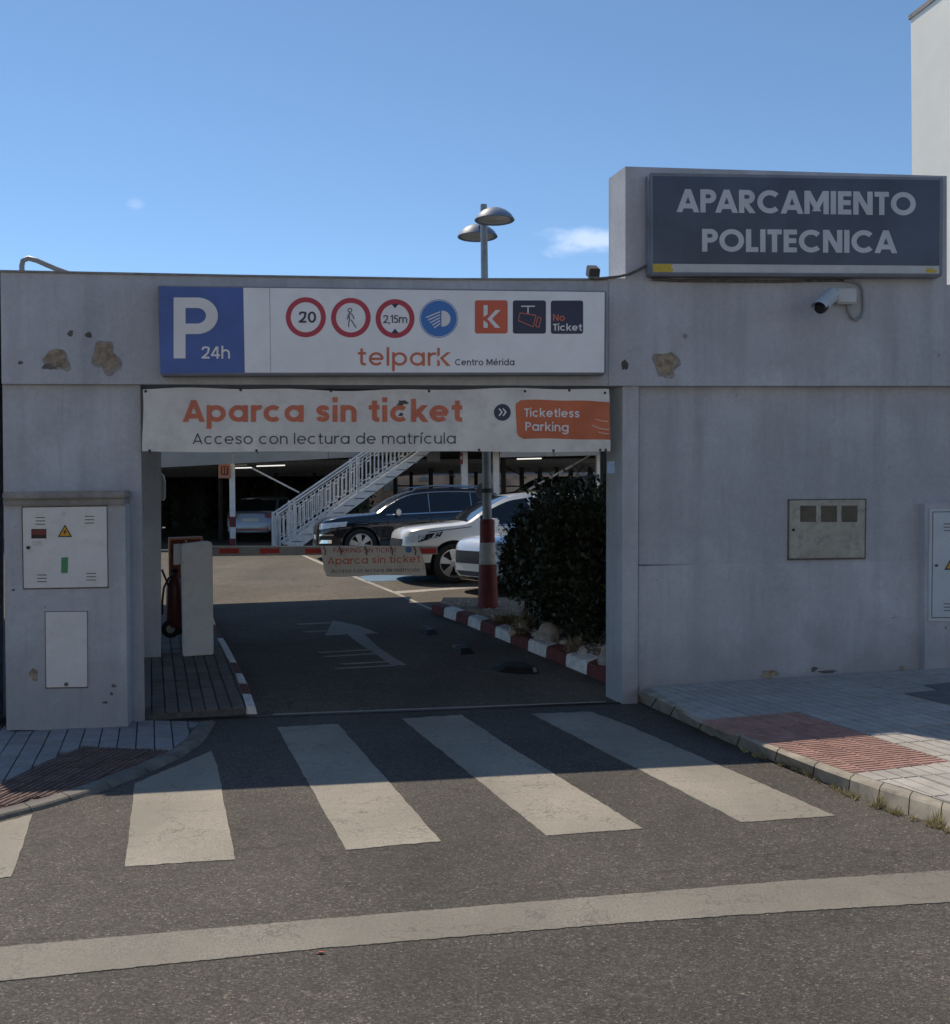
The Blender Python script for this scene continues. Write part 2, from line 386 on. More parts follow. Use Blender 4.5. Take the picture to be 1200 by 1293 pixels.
def pave(name, region, plane, org, ux, uy, su, sv, joint, thick, material, parent, jit=.002, extra=None):
    """lay tiles over a region (pixel outline on a plane); every tile is an object"""
    pts = [plane.at(*p) for p in region]; org = Vector(org)
    ux = Vector(ux).normalized(); uy = Vector(uy).normalized()
    det = ux.x*uy.y-ux.y*uy.x
    def to2(p): d = p-org; return ((d.x*uy.y-d.y*uy.x)/det, (ux.x*d.y-ux.y*d.x)/det)
    def to3(q): v = org+ux*q[0]+uy*q[1]; return plane.drop(v)
    poly = [to2(p) for p in pts]
    if area2(poly) < 0: poly.reverse()
    x0, x1 = min(p[0] for p in poly), max(p[0] for p in poly); y0, y1 = min(p[1] for p in poly), max(p[1] for p in poly)
    res = []
    for i in range(math.floor(x0/su), math.ceil(x1/su)):
        for j in range(math.floor(y0/sv), math.ceil(y1/sv)):
            jj = joint/2; c = [(i*su+jj, j*sv+jj), ((i+1)*su-jj, j*sv+jj), ((i+1)*su-jj, (j+1)*sv-jj), (i*su+jj, (j+1)*sv-jj)]
            q = clip_poly(poly, c)
            if len(q) < 3 or abs(area2(q)) < .12*su*sv: continue
            dz = random.uniform(-jit, jit)
            top = [to3(p)+Z*dz for p in q]
            m_ = MB().prism([p-Z*thick for p in top], Z*thick)
            if extra: extra(m_, c, q, to3, dz)
            res.append(m_.build(name, material, parent))
    return res

# ------------------------------------------------------------------ ground
TD = (T2-T1).normalized()
far_l, far_r = T1 - TD*160, T2 + TD*160
m_ = MB(); m_.add([STREET.drop(far_l - Vector((0, 140, 0))), STREET.drop(far_r - Vector((0, 140, 0))), far_r, far_l], [(0, 1, 2, 3)])
street = struct('street', m_, 'asphalt')
k0 = FLOOR.at(365, 693); yk = k0.y + .3
a0, a1 = FLOOR.drop(Vector((-160, yk, 0))), FLOOR.drop(Vector((160, yk, 0)))
m_ = MB(); m_.add([far_l, far_r, a1, a0], [(0, 1, 2, 3)])
m_.add([a0, a1, Vector((400, 900, a1.z)), Vector((-400, 900, a0.z))], [(0, 1, 2, 3)])
carpark = struct('car_park_floor', m_, 'asphalt_old')
m_ = MB(); g = Vector((0, .06, 0))
m_.prism([T1-TD*.2-g*.5+Z*.002, T2-g*.5+Z*.002, T2+g*.6+Z*.002, T1-TD*.2+g*.6+Z*.002], Z*.006)
struct('threshold_joint', m_, 'black')
m_ = MB(); a, b_ = STREET.at(345, 903.5), STREET.at(765, 887.5); m_.prism([a, b_, b_+g*.16, a+g*.16], Z*.014)
struct('threshold_rail', m_, 'galvanised')

def marking(name, px, plane, material, jag=1.3, h=.004, step=6):
    out = []
    for i in range(len(px)):
        a, b2 = px[i], px[(i+1) % len(px)]; d = math.dist(a, b2); k = max(1, int(d/step))
        for j in range(k):
            t = j/k; o_ = 0 if j == 0 else random.uniform(-jag, jag)*.6
            nx, ny = -(b2[1]-a[1])/d, (b2[0]-a[0])/d
            out.append((a[0]+(b2[0]-a[0])*t+nx*o_, a[1]+(b2[1]-a[1])*t+ny*o_*.6))
    m_ = MB().prism([plane.at(*p) - Z*.003 for p in out], plane.n*(h+.003))
    return struct(name, m_, material)
for i, p in enumerate([
    [(-70, 1052), (0, 1040), (41, 1029), (30, 1065), (14, 1108), (-70, 1116)],
    [(170, 990), (267, 949), (275, 968), (286, 1030), (297, 1086), (158, 1095)],
    [(350, 919), (427, 915), (557, 1063), (437, 1074)],
    [(508, 908), (583, 903), (640, 941), (812, 1047), (690, 1056)],
    [(672, 902), (745, 899), (785, 913), (870, 950), (1055, 1031), (937, 1039)]]):
    marking('crosswalk_stripe', p, STREET, 'road_paint')
marking('road_edge_line', [(-80, 1203.5), (0, 1197), (400, 1162), (780, 1131), (1000, 1113), (1200, 1100), (1290, 1094), (1290, 1133), (1200, 1140), (1000, 1152), (780, 1167), (400, 1199), (0, 1240), (-80, 1248)], STREET, 'line_paint', jag=1.3)
marking('direction_arrow', [(420.3, 783.4), (451.7, 790), (477.7, 799.7), (460, 801), (477.7, 817.4), (495, 829), (513.4, 840), (496, 840), (473, 825), (451.7, 811), (438.7, 801), (410.5, 802.7)], FLOOR, 'faded_paint', jag=.5, step=6)
for a, b_ in (((372.6, 788), (417, 786)), ((382, 798), (411, 796)), ((399.7, 824), (471, 819.6)), ((408, 829), (477.7, 824.6)), ((430, 838.4), (490.7, 834.8)), ((421, 844), (499, 839.7))):
    marking('faded_stripe', [a, b_, (b_[0]+1, b_[1]+1.2), (a[0]+8, a[1]+.7)], FLOOR, 'faded_paint', jag=.2)
marking('bay_line', [(380, 701), (405, 712.5), (440, 726.7), (496.7, 749), (545, 770.5), (549, 770), (500, 748), (443, 725), (409, 711), (385, 701)], FLOOR, 'bay_paint', jag=.2)
marking('bay_line', [(497, 747), (580, 741.6), (605, 740), (605, 742.4), (580, 744), (503, 749.6)], FLOOR, 'bay_paint', jag=.2)
marking('disabled_bay_paint', [(447, 722), (560, 714), (585, 730), (541, 732), (463, 734.5)], FLOOR, 'blue_paint', jag=.3)

# right pavement -------------------------------------------------------
A, B_ = W(806, 868), W(1200, 843)
n = (B_-A).cross(STREET.at(1200, 1040)+Z*.095 - A); n = -n if n.z < 0 else n
RP = Plane(n, A)
inner = [(822, 868), (868, 892), (905, 911), (1000, 944), (1078, 977), (1140, 995), (1200, 1015), (1330, 1062)]
outer = [(806, 870), (843, 887), (903, 915), (970, 943), (1013, 960), (1049, 974), (1109, 994), (1183, 1016), (1200, 1022), (1330, 1076)]
obot = [(797, 880), (831, 896), (897, 926), (963, 955), (1010, 971), (1045, 989), (1105, 1016), (1180, 1041), (1200, 1049), (1330, 1112)]
kb = []
rt = struct('right_pavement', MB().prism([RP.at(*p)-Z*.012 for p in [(806, 866)]+inner+[(1420, 1060), (1560, 800), (1200, 840)]], -Z*.25), 'joint')
stone_n = 16
def lerp_line(pl, t):
    ds = [0]
    for i in range(1, len(pl)): ds.append(ds[-1]+math.dist(pl[i-1], pl[i]))
    x = t*ds[-1]
    for i in range(1, len(pl)):
        if x <= ds[i] or i == len(pl)-1:
            k = (x-ds[i-1])/(ds[i]-ds[i-1]); return (pl[i-1][0]+(pl[i][0]-pl[i-1][0])*k, pl[i-1][1]+(pl[i][1]-pl[i-1][1])*k)
def kerb_run(name, inner, outer, plane, base, cuts, mats_, parent, bev=.025, gapt=.0012, bottom=None):
    for i in range(len(cuts)-1):
        t0, t1 = cuts[i]+gapt, cuts[i+1]-gapt; k = 3
        P0 = [plane.at(*lerp_line(inner, t0+(t1-t0)*j/k)) for j in range(k+1)]
        P1 = [plane.at(*lerp_line(outer, t0+(t1-t0)*j/k)) for j in range(k+1)]
        P2 = [base.at(*lerp_line(bottom, t0+(t1-t0)*j/k)) for j in range(k+1)] if bottom else [None]*(k+1)
        m_ = MB(); vs = []
        for a, b2, bt_ in zip(P0, P1, P2):
            d = (b2-a); d.z = 0; d.normalize(); low = bt_ if bt_ else base.drop(b2+d*.02)
            vs += [base.drop(a)-Z*.03, a, b2-d*bev, b2-Z*bev*.8, low-Z*.03]
        w_ = 5
        fs = [(j*w_+q, (j+1)*w_+q, (j+1)*w_+(q+1) % w_, j*w_+(q+1) % w_) for j in range(k) for q in range(w_)]
        fs += [tuple(range(w_-1, -1, -1)), tuple(k*w_+q for q in range(w_))]
        m_.add(vs, fs)
        mm = mats_[i % len(mats_)]
        o = m_.build(name, mm, parent)
        bm = bmesh.new(); bm.from_mesh(o.data); bmesh.ops.recalc_face_normals(bm, faces=bm.faces); bm.to_mesh(o.data); bm.free()
kerb_run('kerb_stone', inner, outer, RP, STREET, [0, .045, .09, .16, .25, .34, .43, .515, .585, .655, .73, .81, .9, 1], ['kerb_stone'], rt, bottom=obot, bev=.015)
E2, E3 = RP.at(1008, 900), RP.at(1200, 962)
ux = (RP.at(1008, 900)-RP.at(885, 910)); uy = (E2-E3)
tq = [(885, 910), (1008, 900), (1200, 962), (1078, 977)]
def bumps(m_, c, q, to3, dz):
    cx, cy = sum(p[0] for p in c)/4, sum(p[1] for p in c)/4
    hx = (c[1][0]-c[0][0])/2
    for i in range(4):
        y = c[0][1] + (i+.5)*(c[2][1]-c[0][1])/4
        r = clip_poly(q, [(c[0][0]+.008, y-.012), (c[1][0]-.008, y-.012), (c[1][0]-.008, y+.012), (c[0][0]+.008, y+.012)])
        if len(r) >= 3: m_.prism([to3(p)+Z*(dz-.001) for p in r], Z*.006)
pave('tactile_tile', tq, RP, E2, ux, uy, .2, .2, .006, .03, 'tactile_red', rt, extra=bumps)
def grooves(m_, c, q, to3, dz):
    for i in range(4):
        x = c[0][0] + (i+.5)*(c[1][0]-c[0][0])/4; hw = (c[1][0]-c[0][0])/8-.006
        r = clip_poly(q, [(x-hw, c[0][1]+.004), (x+hw, c[0][1]+.004), (x+hw, c[2][1]-.004), (x-hw, c[2][1]-.004)])
        if len(r) >= 3: m_.prism([to3(p)+Z*(dz-.001) for p in r], Z*.005)
regA = [(822, 868), (905, 912), (885, 910), (1008, 900), (1200, 962), (1330, 1004), (1560, 1000), (1560, 822), (1200, 843.5), (806, 868)]
regA = [(822, 869), (884, 909.5), (1008.5, 899.5), (1200, 961.5), (1330, 1003), (1500, 985), (1500, 826), (1200, 843.5), (808, 868.3)]
dark = [(1143, 877), (1187, 872.5), (1167, 866.5), (1200, 863), (1280, 858), (1290, 912), (1200, 891)]
pave('paving_slab', regA, RP, E2, ux, uy, .4, .4, .007, .03, 'slab_light', rt, extra=grooves)
regB = [(1078.5, 977.5), (1200, 962.5), (1330, 1004), (1500, 986), (1500, 1100), (1325, 1060), (1200, 1014), (1140, 994.5)]
pave('paving_slab', regB, RP, E2, ux, uy, .4, .4, .007, .03, 'slab_light', rt, extra=grooves)
m_ = MB().prism([RP.at(*p)+Z*.007 for p in dark], Z*.004); m_.build('asphalt_patch', 'slab_dark', rt)

# left pavement --------------------------------------------------------
LP = STREET.up(.03)
linner = [(-160, 1062), (0, 1021), (60, 1006), (120, 986), (180, 963), (215, 948), (235, 934), (252, 911)]
louter = [(-160, 1074), (0, 1029), (61, 1013.5), (119, 996), (179, 973), (224, 952.5), (252, 934), (270, 909)]
lbot = [(-160, 1084), (0, 1037), (63, 1020), (121, 1004), (181, 981), (230, 959), (264, 936), (278, 909)]
lt = struct('left_pavement', MB().prism([LP.at(*p)-Z*.012 for p in linner+[(180, 909), (-60, 915), (-420, 905), (-500, 1062)]], -Z*.25), 'joint')
kerb_run('kerb_stone', linner, louter, LP, STREET, [0, .15, .33, .44, .55, .66, .77, .86, .93, 1], ['kerb_stone_shaded'], lt, bev=.012, bottom=lbot)
lux, luy = U, LP.at(105, 943)-LP.at(0, 990)
told = [(-60, 1012), (0, 990), (60, 962), (105, 943), (215, 948), (180, 962.5), (120, 985.5), (60, 1005.5), (0, 1020.5), (-60, 1036)]
def ridges(m_, c, q, to3, dz):
    for i in range(4):
        x = c[0][0] + (i+.5)*(c[1][0]-c[0][0])/4
        r = clip_poly(q, [(x-.011, c[0][1]+.006), (x+.011, c[0][1]+.006), (x+.011, c[2][1]-.006), (x-.011, c[2][1]-.006)])
        if len(r) >= 3: m_.prism([to3(p)+Z*(dz-.001) for p in r], Z*.007)
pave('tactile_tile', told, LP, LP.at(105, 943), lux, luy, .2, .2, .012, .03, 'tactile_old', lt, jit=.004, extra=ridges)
slabs_l = [(-400, 905), (184, 909), (251, 911.5), (234.5, 933.5), (214.5, 947.5), (105, 942), (60, 961), (0, 989), (-60, 1011), (-160, 1061), (-480, 1050)]
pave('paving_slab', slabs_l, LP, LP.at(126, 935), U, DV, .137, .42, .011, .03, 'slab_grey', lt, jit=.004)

# footpath inside the gate, left of the lane ---------------------------
IP = FLOOR.up(.07)
ipin = [(311, 892), (304, 868), (297, 850), (288, 832), (278, 812), (268, 795), (262, 770), (262, 764)]
ipout = [(323, 892), (314, 866), (305, 847), (295, 828), (284, 808), (274, 794), (267, 770), (266, 764)]
it = struct('inner_footpath', MB().prism([IP.at(*p)-Z*.012 for p in ipin+[(150, 764), (60, 800), (0, 903), (180, 902)]], -Z*.2), 'joint')
kerb_run('kerb_stone', ipin, ipout, IP, FLOOR, [0, .12, .22, .32, .43, .55, .68, .82, 1], ['kerb_white', 'kerb_red', 'kerb_white', 'kerb_red', 'kerb_white'], it, bev=.015)
pave('paving_slab', [(179, 901)]+ipin+[(170, 764), (120, 800)], IP, IP.at(240, 880), U, DV, .115, .40, .012, .03, 'slab_brown', it, jit=.004)

# planted bed on the right of the lane ---------------------------------
BP = FLOOR.up(.13)
bout = [(545, 763), (560, 767), (587, 776), (615, 787), (651, 801), (692, 817), (741, 836), (790, 857)]
bin_ = [(555, 761), (575, 766), (600, 775), (633, 786), (668, 799), (712, 815), (765, 832), (808, 848)]
bt = struct('planting_bed', MB().prism([BP.at(*p)-Z*.03 for p in bin_+[(900, 840), (840, 752), (560, 752)]], -Z*.2), 'soil')
kerb_run('kerb_stone', bin_, bout, BP, FLOOR, [0, .062, .125, .185, .25, .325, .405, .495, .59, .69, .80, .91, 1], ['kerb_red', 'kerb_white'], bt, bev=.03)

# ------------------------------------------------------------------ entrance wall
def wslab(mb, px, off, depth, mi=0):            # outline on the wall face, pushed into depth along the drive
    return mb.prism(wq(px, off), DV*depth, mi)
base = W(787, 889)
gate = thing('entrance_wall', 'grey rendered entrance wall with a wide vehicle opening and flaking patches', 'wall', Vector((base.x, base.y, base.z)))
LF = (2, 480); 
wslab(MB(), [(3, 484), (177, 484), (183, 925), (8, 925)], -.02, .36).build('pier', 'wall_render', gate)
wslab(MB(), [(786.5, 484), (807, 484), (805.5, 900), (785.5, 900)], 0, .36).build('pier', 'wall_render', gate)
wslab(MB(), [(0.5, 343), (200, 346.5), (560, 352.5), (768, 353), (768, 487), (2, 484.5)], .03, .36).build('lintel', 'wall_render', gate)
wslab(MB(), [(768.6, 351), (1330, 362), (1330, 487), (768.6, 487)], .03, .36).build('lintel', 'wall_render', gate)
wslab(MB(), [(790, 210), (1196, 222), (1196, 360), (790, 352)], .032, .37).build('sign_parapet', 'wall_render', gate)
wslab(MB(), [(807.5, 487.5), (1330, 487.5), (1330, 713), (807, 713)], -.055, .30).build('wall_panel', 'wall_render_warm', gate)
wslab(MB(), [(807, 714.5), (1330, 705), (1330, 860), (806, 895)], -.045, .31).build('plinth_panel', 'wall_render', gate)
wslab(MB(), [(1168, 636), (1330, 634), (1330, 900), (1168, 855)], .02, .08).build('cabinet_surround', 'wall_render', gate)
wslab(MB(), [(-4, 340.5), (300, 346.5), (560, 350.8), (768, 351.2), (768, 353.4), (560, 353), (200, 347), (-4, 343)], .045, .4).build('coping', 'cap_stone', gate)
wslab(MB(), [(-3, 343), (-92, 342), (-84, 930), (-2, 925)], .0, .36).build('shadow_pier', 'wall_render', gate)  # unseen pier added past the frame edge to extend the wall's shadow
# second pillar further in, under the added shade roof
pb = IP.at(192, 830); ip_pl = Plane(NB, pb)
m_ = MB().prism([ip_pl.at(174, 480), ip_pl.at(203.5, 480), ip_pl.at(203.5, 832), ip_pl.at(178, 832)], DV*.3); m_.build('inner_pillar', 'wall_render', gate)
def blob(cx, cy, rx, ry, n=22, rag=.28, seed=0):
    rr = random.Random(seed); ph = [rr.uniform(0, 6.28) for _ in range(4)]
    out = []
    for i in range(n):
        t = 2*math.pi*i/n; k = 1+rag*(.5*math.sin(2*t+ph[0])+.4*math.sin(3*t+ph[1])+.35*math.sin(5*t+ph[2])+.3*rr.uniform(-1, 1))
        out.append((cx+rx*k*math.cos(t), cy+ry*k*math.sin(t)))
    return out
for (cx, cy, rx, ry, mt, off, sd_) in ((72, 453, 12, 13, 'mortar', .03, 1), (133, 450, 14, 18, 'mortar', .03, 2), (841, 459, 12, 16, 'mortar', .03, 3), (789, 461, 4, 7, 'patch_dark', .03, 4),
        (89, 421, 4, 3.5, 'patch_dark', .03, 5), (112, 423, 5, 3, 'patch_dark', .03, 6), (26, 458, 3, 2.5, 'patch_dark', .03, 7), (62, 463, 8, 4, 'patch_dark', .03, 8),
        (971, 851, 9, 5, 'mortar', -.045, 9), (1028, 845, 4, 3, 'patch_dark', -.045, 10), (1045, 848, 11, 2, 'patch_dark', -.045, 12), (1139, 844, 3, 4, 'mortar', -.045, 14)):
    MB().prism(wq(blob(cx, cy, rx, ry, seed=sd_), off-.004), -NB*.0065).build('flaked_patch', mt, gate)
    if rx > 8 and ry > 3: MB().prism(wq(blob(cx+rx*.08, cy+ry*.1, rx*1.22, ry*1.18, seed=sd_, rag=.34), off-.004), -NB*.0055).build('patch_rim', 'cap_stone', gate)

# electricity pedestal in front of the left pier
ped = thing('utility_pedestal', 'grey rendered utility pedestal with a stone cap in front of the left pier', 'pedestal', W(85, 918, .2))
PO = .22
MB().prism(wq([(5, 636), (158, 636), (161.5, 922), (8.5, 922)], PO), NB*.22).build('body', 'wall_render', ped)
bevel(MB().prism(wq([(2.5, 621), (159, 619), (158.5, 629), (2.5, 631)], PO+.06), NB*.29).build('cap', 'cap_stone', ped), .012)
MB().prism(wq([(4, 631), (157, 629.5), (157, 637), (4, 638)], PO+.03), NB*.25).build('cap_moulding', 'cap_stone', ped)
for (cx, cy, rx, ry, mt, sd_) in ((43, 852, 5, 9, 'mortar', 21), (144, 866, 3, 2, 'patch_dark', 22), (141, 876, 2, 2, 'patch_dark', 23), (133, 887, 4, 1.3, 'patch_dark', 24), (17, 745, 2, 1.5, 'patch_dark', 25)):
    MB().prism(wq(blob(cx, cy, rx, ry, seed=sd_), PO-.004), -NB*.0055).build('flaked_patch', mt, ped)
def fbox(px, off, d, name, mt, parent, bev=0, **k):     # box standing proud of the wall: front at off, d deep
    o = MB().prism(wq(px, off), NB*d).build(name, mt, parent, **k)
    if bev: bevel(o, bev)
    return o
c1 = thing('electricity_cabinet', 'pale metal electricity cabinet door with a warning triangle and green sticker on the pedestal', 'cabinet', W(82, 743, PO))
fbox([(27, 639.5), (135.5, 638), (137, 742.5), (29, 744.5)], PO+.006, .02, 'frame', 'patch_dark', c1)
d1 = fbox([(28.3, 641), (134.5, 639.5), (135.8, 741), (30, 743)], PO+.016, .014, 'door', 'cabinet_grey', c1, .004)
def slots(x, y, parent, off, w_=12):
    for i in range(3): fbox(rect(x, y+i*4.2, x+w_, y+1.1+i*4.2), off, .002, 'vent_slot', 'patch_dark', parent)
for x, y in ((45, 653), (107, 651.5), (47, 725.5), (109, 723.5)): slots(x, y, d1, PO+.0175)
fbox(rect(39.5, 668, 58.5, 680), PO+.018, .003, 'red_label', 'black', d1); fbox(rect(40.5, 669, 57.5, 675.5), PO+.020, .003, 'label_stripe', 'sticker_red', d1)
fbox(rect(41, 683, 53, 689), PO+.018, .003, 'paper_label', 'white_paint', d1)
fbox(rect(77.5, 646, 83, 651.5), PO+.018, .003, 'paper_label', 'white_paint', d1)
fbox([(77.5, 704), (86, 703.5), (85.5, 723.5), (77, 723.8)], PO+.018, .003, 'green_sticker', 'sticker_green', d1)
def tri(cx, cy, r, off, parent):
    fbox([(cx, cy-r), (cx+r, cy+r*.72), (cx-r, cy+r*.72)], off, .002, 'warning_triangle', 'black', parent)
    fbox([(cx, cy-r*.72), (cx+r*.74, cy+r*.56), (cx-r*.74, cy+r*.56)], off+.0015, .002, 'triangle_face', 'sticker_yellow', parent)
    fbox([(cx+r*.12, cy-r*.38), (cx-r*.26, cy+r*.08), (cx-.02*r, cy+r*.08), (cx-r*.14, cy+r*.48), (cx+r*.26, cy-r*.06), (cx+.03*r, cy-r*.06)], off+.003, .002, 'lightning_bolt', 'black', parent)
tri(82, 671.5, 9, PO+.019, d1)
m_ = MB().lathe(W(36, 691.5, PO+.014), -NB, [(0, .014), (.012, .014), (.014, .008)], 12); m_.build('lock', 'black', d1)
c2 = thing('service_hatch', 'plain light grey hatch with a single lock low on the pedestal', 'hatch', W(83, 868, PO))
fbox([(56.5, 772), (110.5, 771.5), (111, 869), (57.5, 869.5)], PO+.005, .02, 'frame', 'patch_dark', c2)
d2 = fbox([(57.3, 773), (109.8, 772.5), (110.2, 867.5), (58.3, 868.3)], PO+.014, .012, 'door', 'cabinet_grey', c2, .004)
MB().lathe(W(83.8, 864, PO+.012), -NB, [(0, .016), (.012, .016), (.014, .01)], 12).build('lock', 'patch_dark', d2)

# meter box on the right wall
mb_ = thing('meter_box', 'beige grey meter box with three small dark windows set in the right wall', 'meter box', W(1045, 705, -.05))
fbox([(996, 630.5), (1094.5, 629.5), (1093.5, 706), (995.5, 707.5)], -.04, .03, 'recess_frame', 'patch_dark', mb_)
d3 = fbox([(997.6, 632), (1093, 631), (1092.2, 704), (997, 705.3)], -.028, .02, 'door', 'meter_polyester', mb_, .004)
for x in (1011.8, 1038.2, 1064):
    fbox(rect(x-1, 638.4, x+19.2, 659.2), -.0262, .002, 'window_rim', 'patch_dark', d3)
    fbox(rect(x, 639.2, x+18.2, 658.2), -.0245, .002, 'meter_window', 'meter_glass', d3)
MB().lathe(W(1002, 669, -.03), -NB, [(0, .013), (.012, .013)], 12).build('lock', 'black', d3)
# electric cabinet at the right edge
c3 = thing('wall_cabinet', 'blue grey electric cabinet with a warning triangle at the right end of the wall', 'cabinet', W(1200, 785, .02))
fbox([(1174.5, 643), (1262, 642), (1262, 786), (1172.5, 784.5)], .035, .03, 'frame', 'door_grey', c3, .004)
d4 = fbox([(1179, 647), (1257, 646), (1257, 779), (1177.5, 779.5)], .040, .01, 'door', 'door_grey', c3, .003)
fbox([(1178, 646), (1258, 645), (1258, 780.5), (1176.5, 780.5)], .0365, .002, 'door_gap', 'patch_dark', c3)
for x, y in ((1192, 661), (1192, 762)):
    slots(x, y, d4, .0415, 22)
MB().lathe(W(1182.5, 714, .04), -NB, [(0, .014), (.012, .014)], 12).build('lock', 'patch_dark', d4)
tri(1203.5, 712, 10.5, .042, d4)
# blue sticker on the inside of the right pier
s_ = fbox([(767, 583), (776.5, 582.5), (776.5, 597.5), (767, 598)], .045, .006, 'notice_plate', ['sticker_blue'], None)
s_b = W(772, 590, .045)
tag(s_, 'small pale blue notice plate at the edge of the right pier', 'plate')

# ------------------------------------------------------------------ lettering drawn with strokes
def arc(cx, cy, rx, ry, a0, a1, n=None):
    n = n or max(6, int(abs(a1-a0)/11)); return [(cx+rx*math.cos(R(a0+(a1-a0)*i/n)), cy+ry*math.sin(R(a0+(a1-a0)*i/n))) for i in range(n+1)]
def spl(p, n=6):
    out = []
    for i in range(len(p)-1):
        a, b2, c, d = p[max(i-1, 0)], p[i], p[i+1], p[min(i+2, len(p)-1)]
        for k in range(n):
            t = k/n; out.append(tuple(.5*((2*b2[j])+(-a[j]+c[j])*t+(2*a[j]-5*b2[j]+4*c[j]-d[j])*t*t+(-a[j]+3*b2[j]-3*c[j]+d[j])*t**3) for j in (0, 1)))
    return out+[p[-1]]
XH = .77
SP = [(1, .80), (.86, .94), (.52, 1), (.17, .92), (.03, .75), (.20, .58), (.5, .51), (.82, .42), (.97, .25), (.84, .07), (.5, 0), (.14, .06), (0, .22)]
def glyph(ch, w):
    h = w/2; x = XH; r = .395; rx, ry, cy = r-h, x/2-h, x/2; RW = 2*r-h; asc = 1.06; S = []; cl = None
    def ext(a, b2, e=w): d = math.dist(a, b2); ux, uy = (b2[0]-a[0])/d, (b2[1]-a[1])/d; return [(a[0]-ux*e, a[1]-uy*e), (b2[0]+ux*e, b2[1]+uy*e)]
    if ch == ' ': return [], .34, None
    if ch in 'oadpgceé': 
        if ch == 'c': S = [arc(r, cy, rx, ry, 47, 313)]; adv = 2*r-.05
        elif ch in 'eé': S = [arc(r, cy, rx, ry, 0, 318), [(h*.6, cy), (2*r-h*.6, cy)]]; adv = 2*r
        else: S = [arc(r, cy, rx, ry, 0, 360, 36)]; adv = 2*r
        if ch == 'a': S.append([(RW, x), (RW, 0)])
        if ch == 'd': S.append([(RW, asc), (RW, 0)])
        if ch == 'p': S.append([(h, x), (h, -.32)])
        if ch == 'g': S.append([(RW, x), (RW, .0)] + arc(r, 0, rx, .32-h, -8, -150))
        if ch == 'é': S.append([(r-.02, x+.10), (r+.15, x+.30)])
    elif ch in 'nhmr':
        W_ = .33; top = x-h
        S = [[(h, 0), (h, asc if ch == 'h' else x)]]
        if ch == 'r': S.append(arc(.36, x-.34, .36-h, .34-h, 175, 72)); adv = .42
        else:
            S.append(arc(W_, x-.32, W_-h, .32-h, 180, 0)+[(2*W_-h, 0)]); adv = 2*W_
            if ch == 'm': S[1] = arc(.30, x-.30, .30-h, .30-h, 180, 0)+[(.60-h, 0)]; S.append(arc(.90-w, x-.30, .30-h, .30-h, 180, 0)+[(1.2-w-h, 0)]); adv = 1.2-w
    elif ch == 'u': S = [[(h, x)]+arc(.33, .32, .33-h, .32-h, 180, 360), [(.66-h, x), (.66-h, 0)]]; adv = .66
    elif ch in 'ií':
        S = [[(h, 0), (h, x)]]; adv = w
        S.append([(h, x+.135), (h, x+.135+w*1.12)] if ch == 'i' else [(h-.03, x+.10), (h+.14, x+.30)])
        if ch == 'í': adv = w+.04
    elif ch == 'l': S = [[(h, 0), (h, asc)]]; adv = w
    elif ch == 't': S = [[(.13+h, .98), (.13+h, .20)]+arc(.13+h+.14, .20, .14, .20-h, 180, 262)[1:]+[(.43, h)], [(0, x-h), (.43, x-h)]]; adv = .43
    elif ch == 's': W_ = .56; S = [spl([(h+(W_-w)*a, h+(x-w)*b2) for a, b2 in SP], 4)]; adv = W_
    elif ch == 'k': S = [[(h, 0), (h, asc)], ext((w*.9, x*.40), (.60-h*.4, x-.0)), ext((.22+h, x*.50), (.64-h*.5, 0))]; cl = [None, (0, x), (0, x)]; adv = .64
    elif ch == '2': S = [spl([(h+.01, .70), (h+.05, .87), (.32, 1-h), (.58-h*.4, .86), (.60-h, .66), (.45, .43), (.12, .10)], 5), [(0.0, h), (.62, h)]]; cl = [(h*.6, 1), None]; adv = .62
    elif ch == '4': S = [[(.50, 0), (.50, 1)], [(0.02, .27), (.70, .27)], ext((.06, .27), (.46, 1.0), h*.4)]; cl = [None, None, (.2, 1)]; adv = .70
    elif ch == '0': S = [arc(.34, .5, .34-h, .5-h, 0, 360, 36)]; adv = .68
    elif ch == '1': S = [[(.24, 0), (.24, 1)], [(0, .80), (.24, .93)]]; adv = .24+h
    elif ch == '5': S = [[(.12, 1-h), (.56, 1-h)], [(.12+h, 1), (.10+h*.6, .52)], arc(.29, .32, .29-h+.02, .32-h, 128, -145)]; adv = .60
    elif ch == ',': S = [[(.12, .10), (.04, -.16)]]; adv = .18
    elif ch == 'A': S = [ext((h*.7, 0), (.42, 1.0)), ext((.84-h*.7, 0), (.42, 1.0)), [(.2, .27), (.64, .27)]]; cl = [(0, 1), (0, 1), None]; adv = .84
    elif ch in 'PR':
        S = [[(h, 0), (h, 1)], [(w*.9, 1-h), (.34, 1-h)]+arc(.34, .70, .28-h+.02, .30-h, 90, -90)[1:]+[(w*.9, .40+h)]]; adv = .62
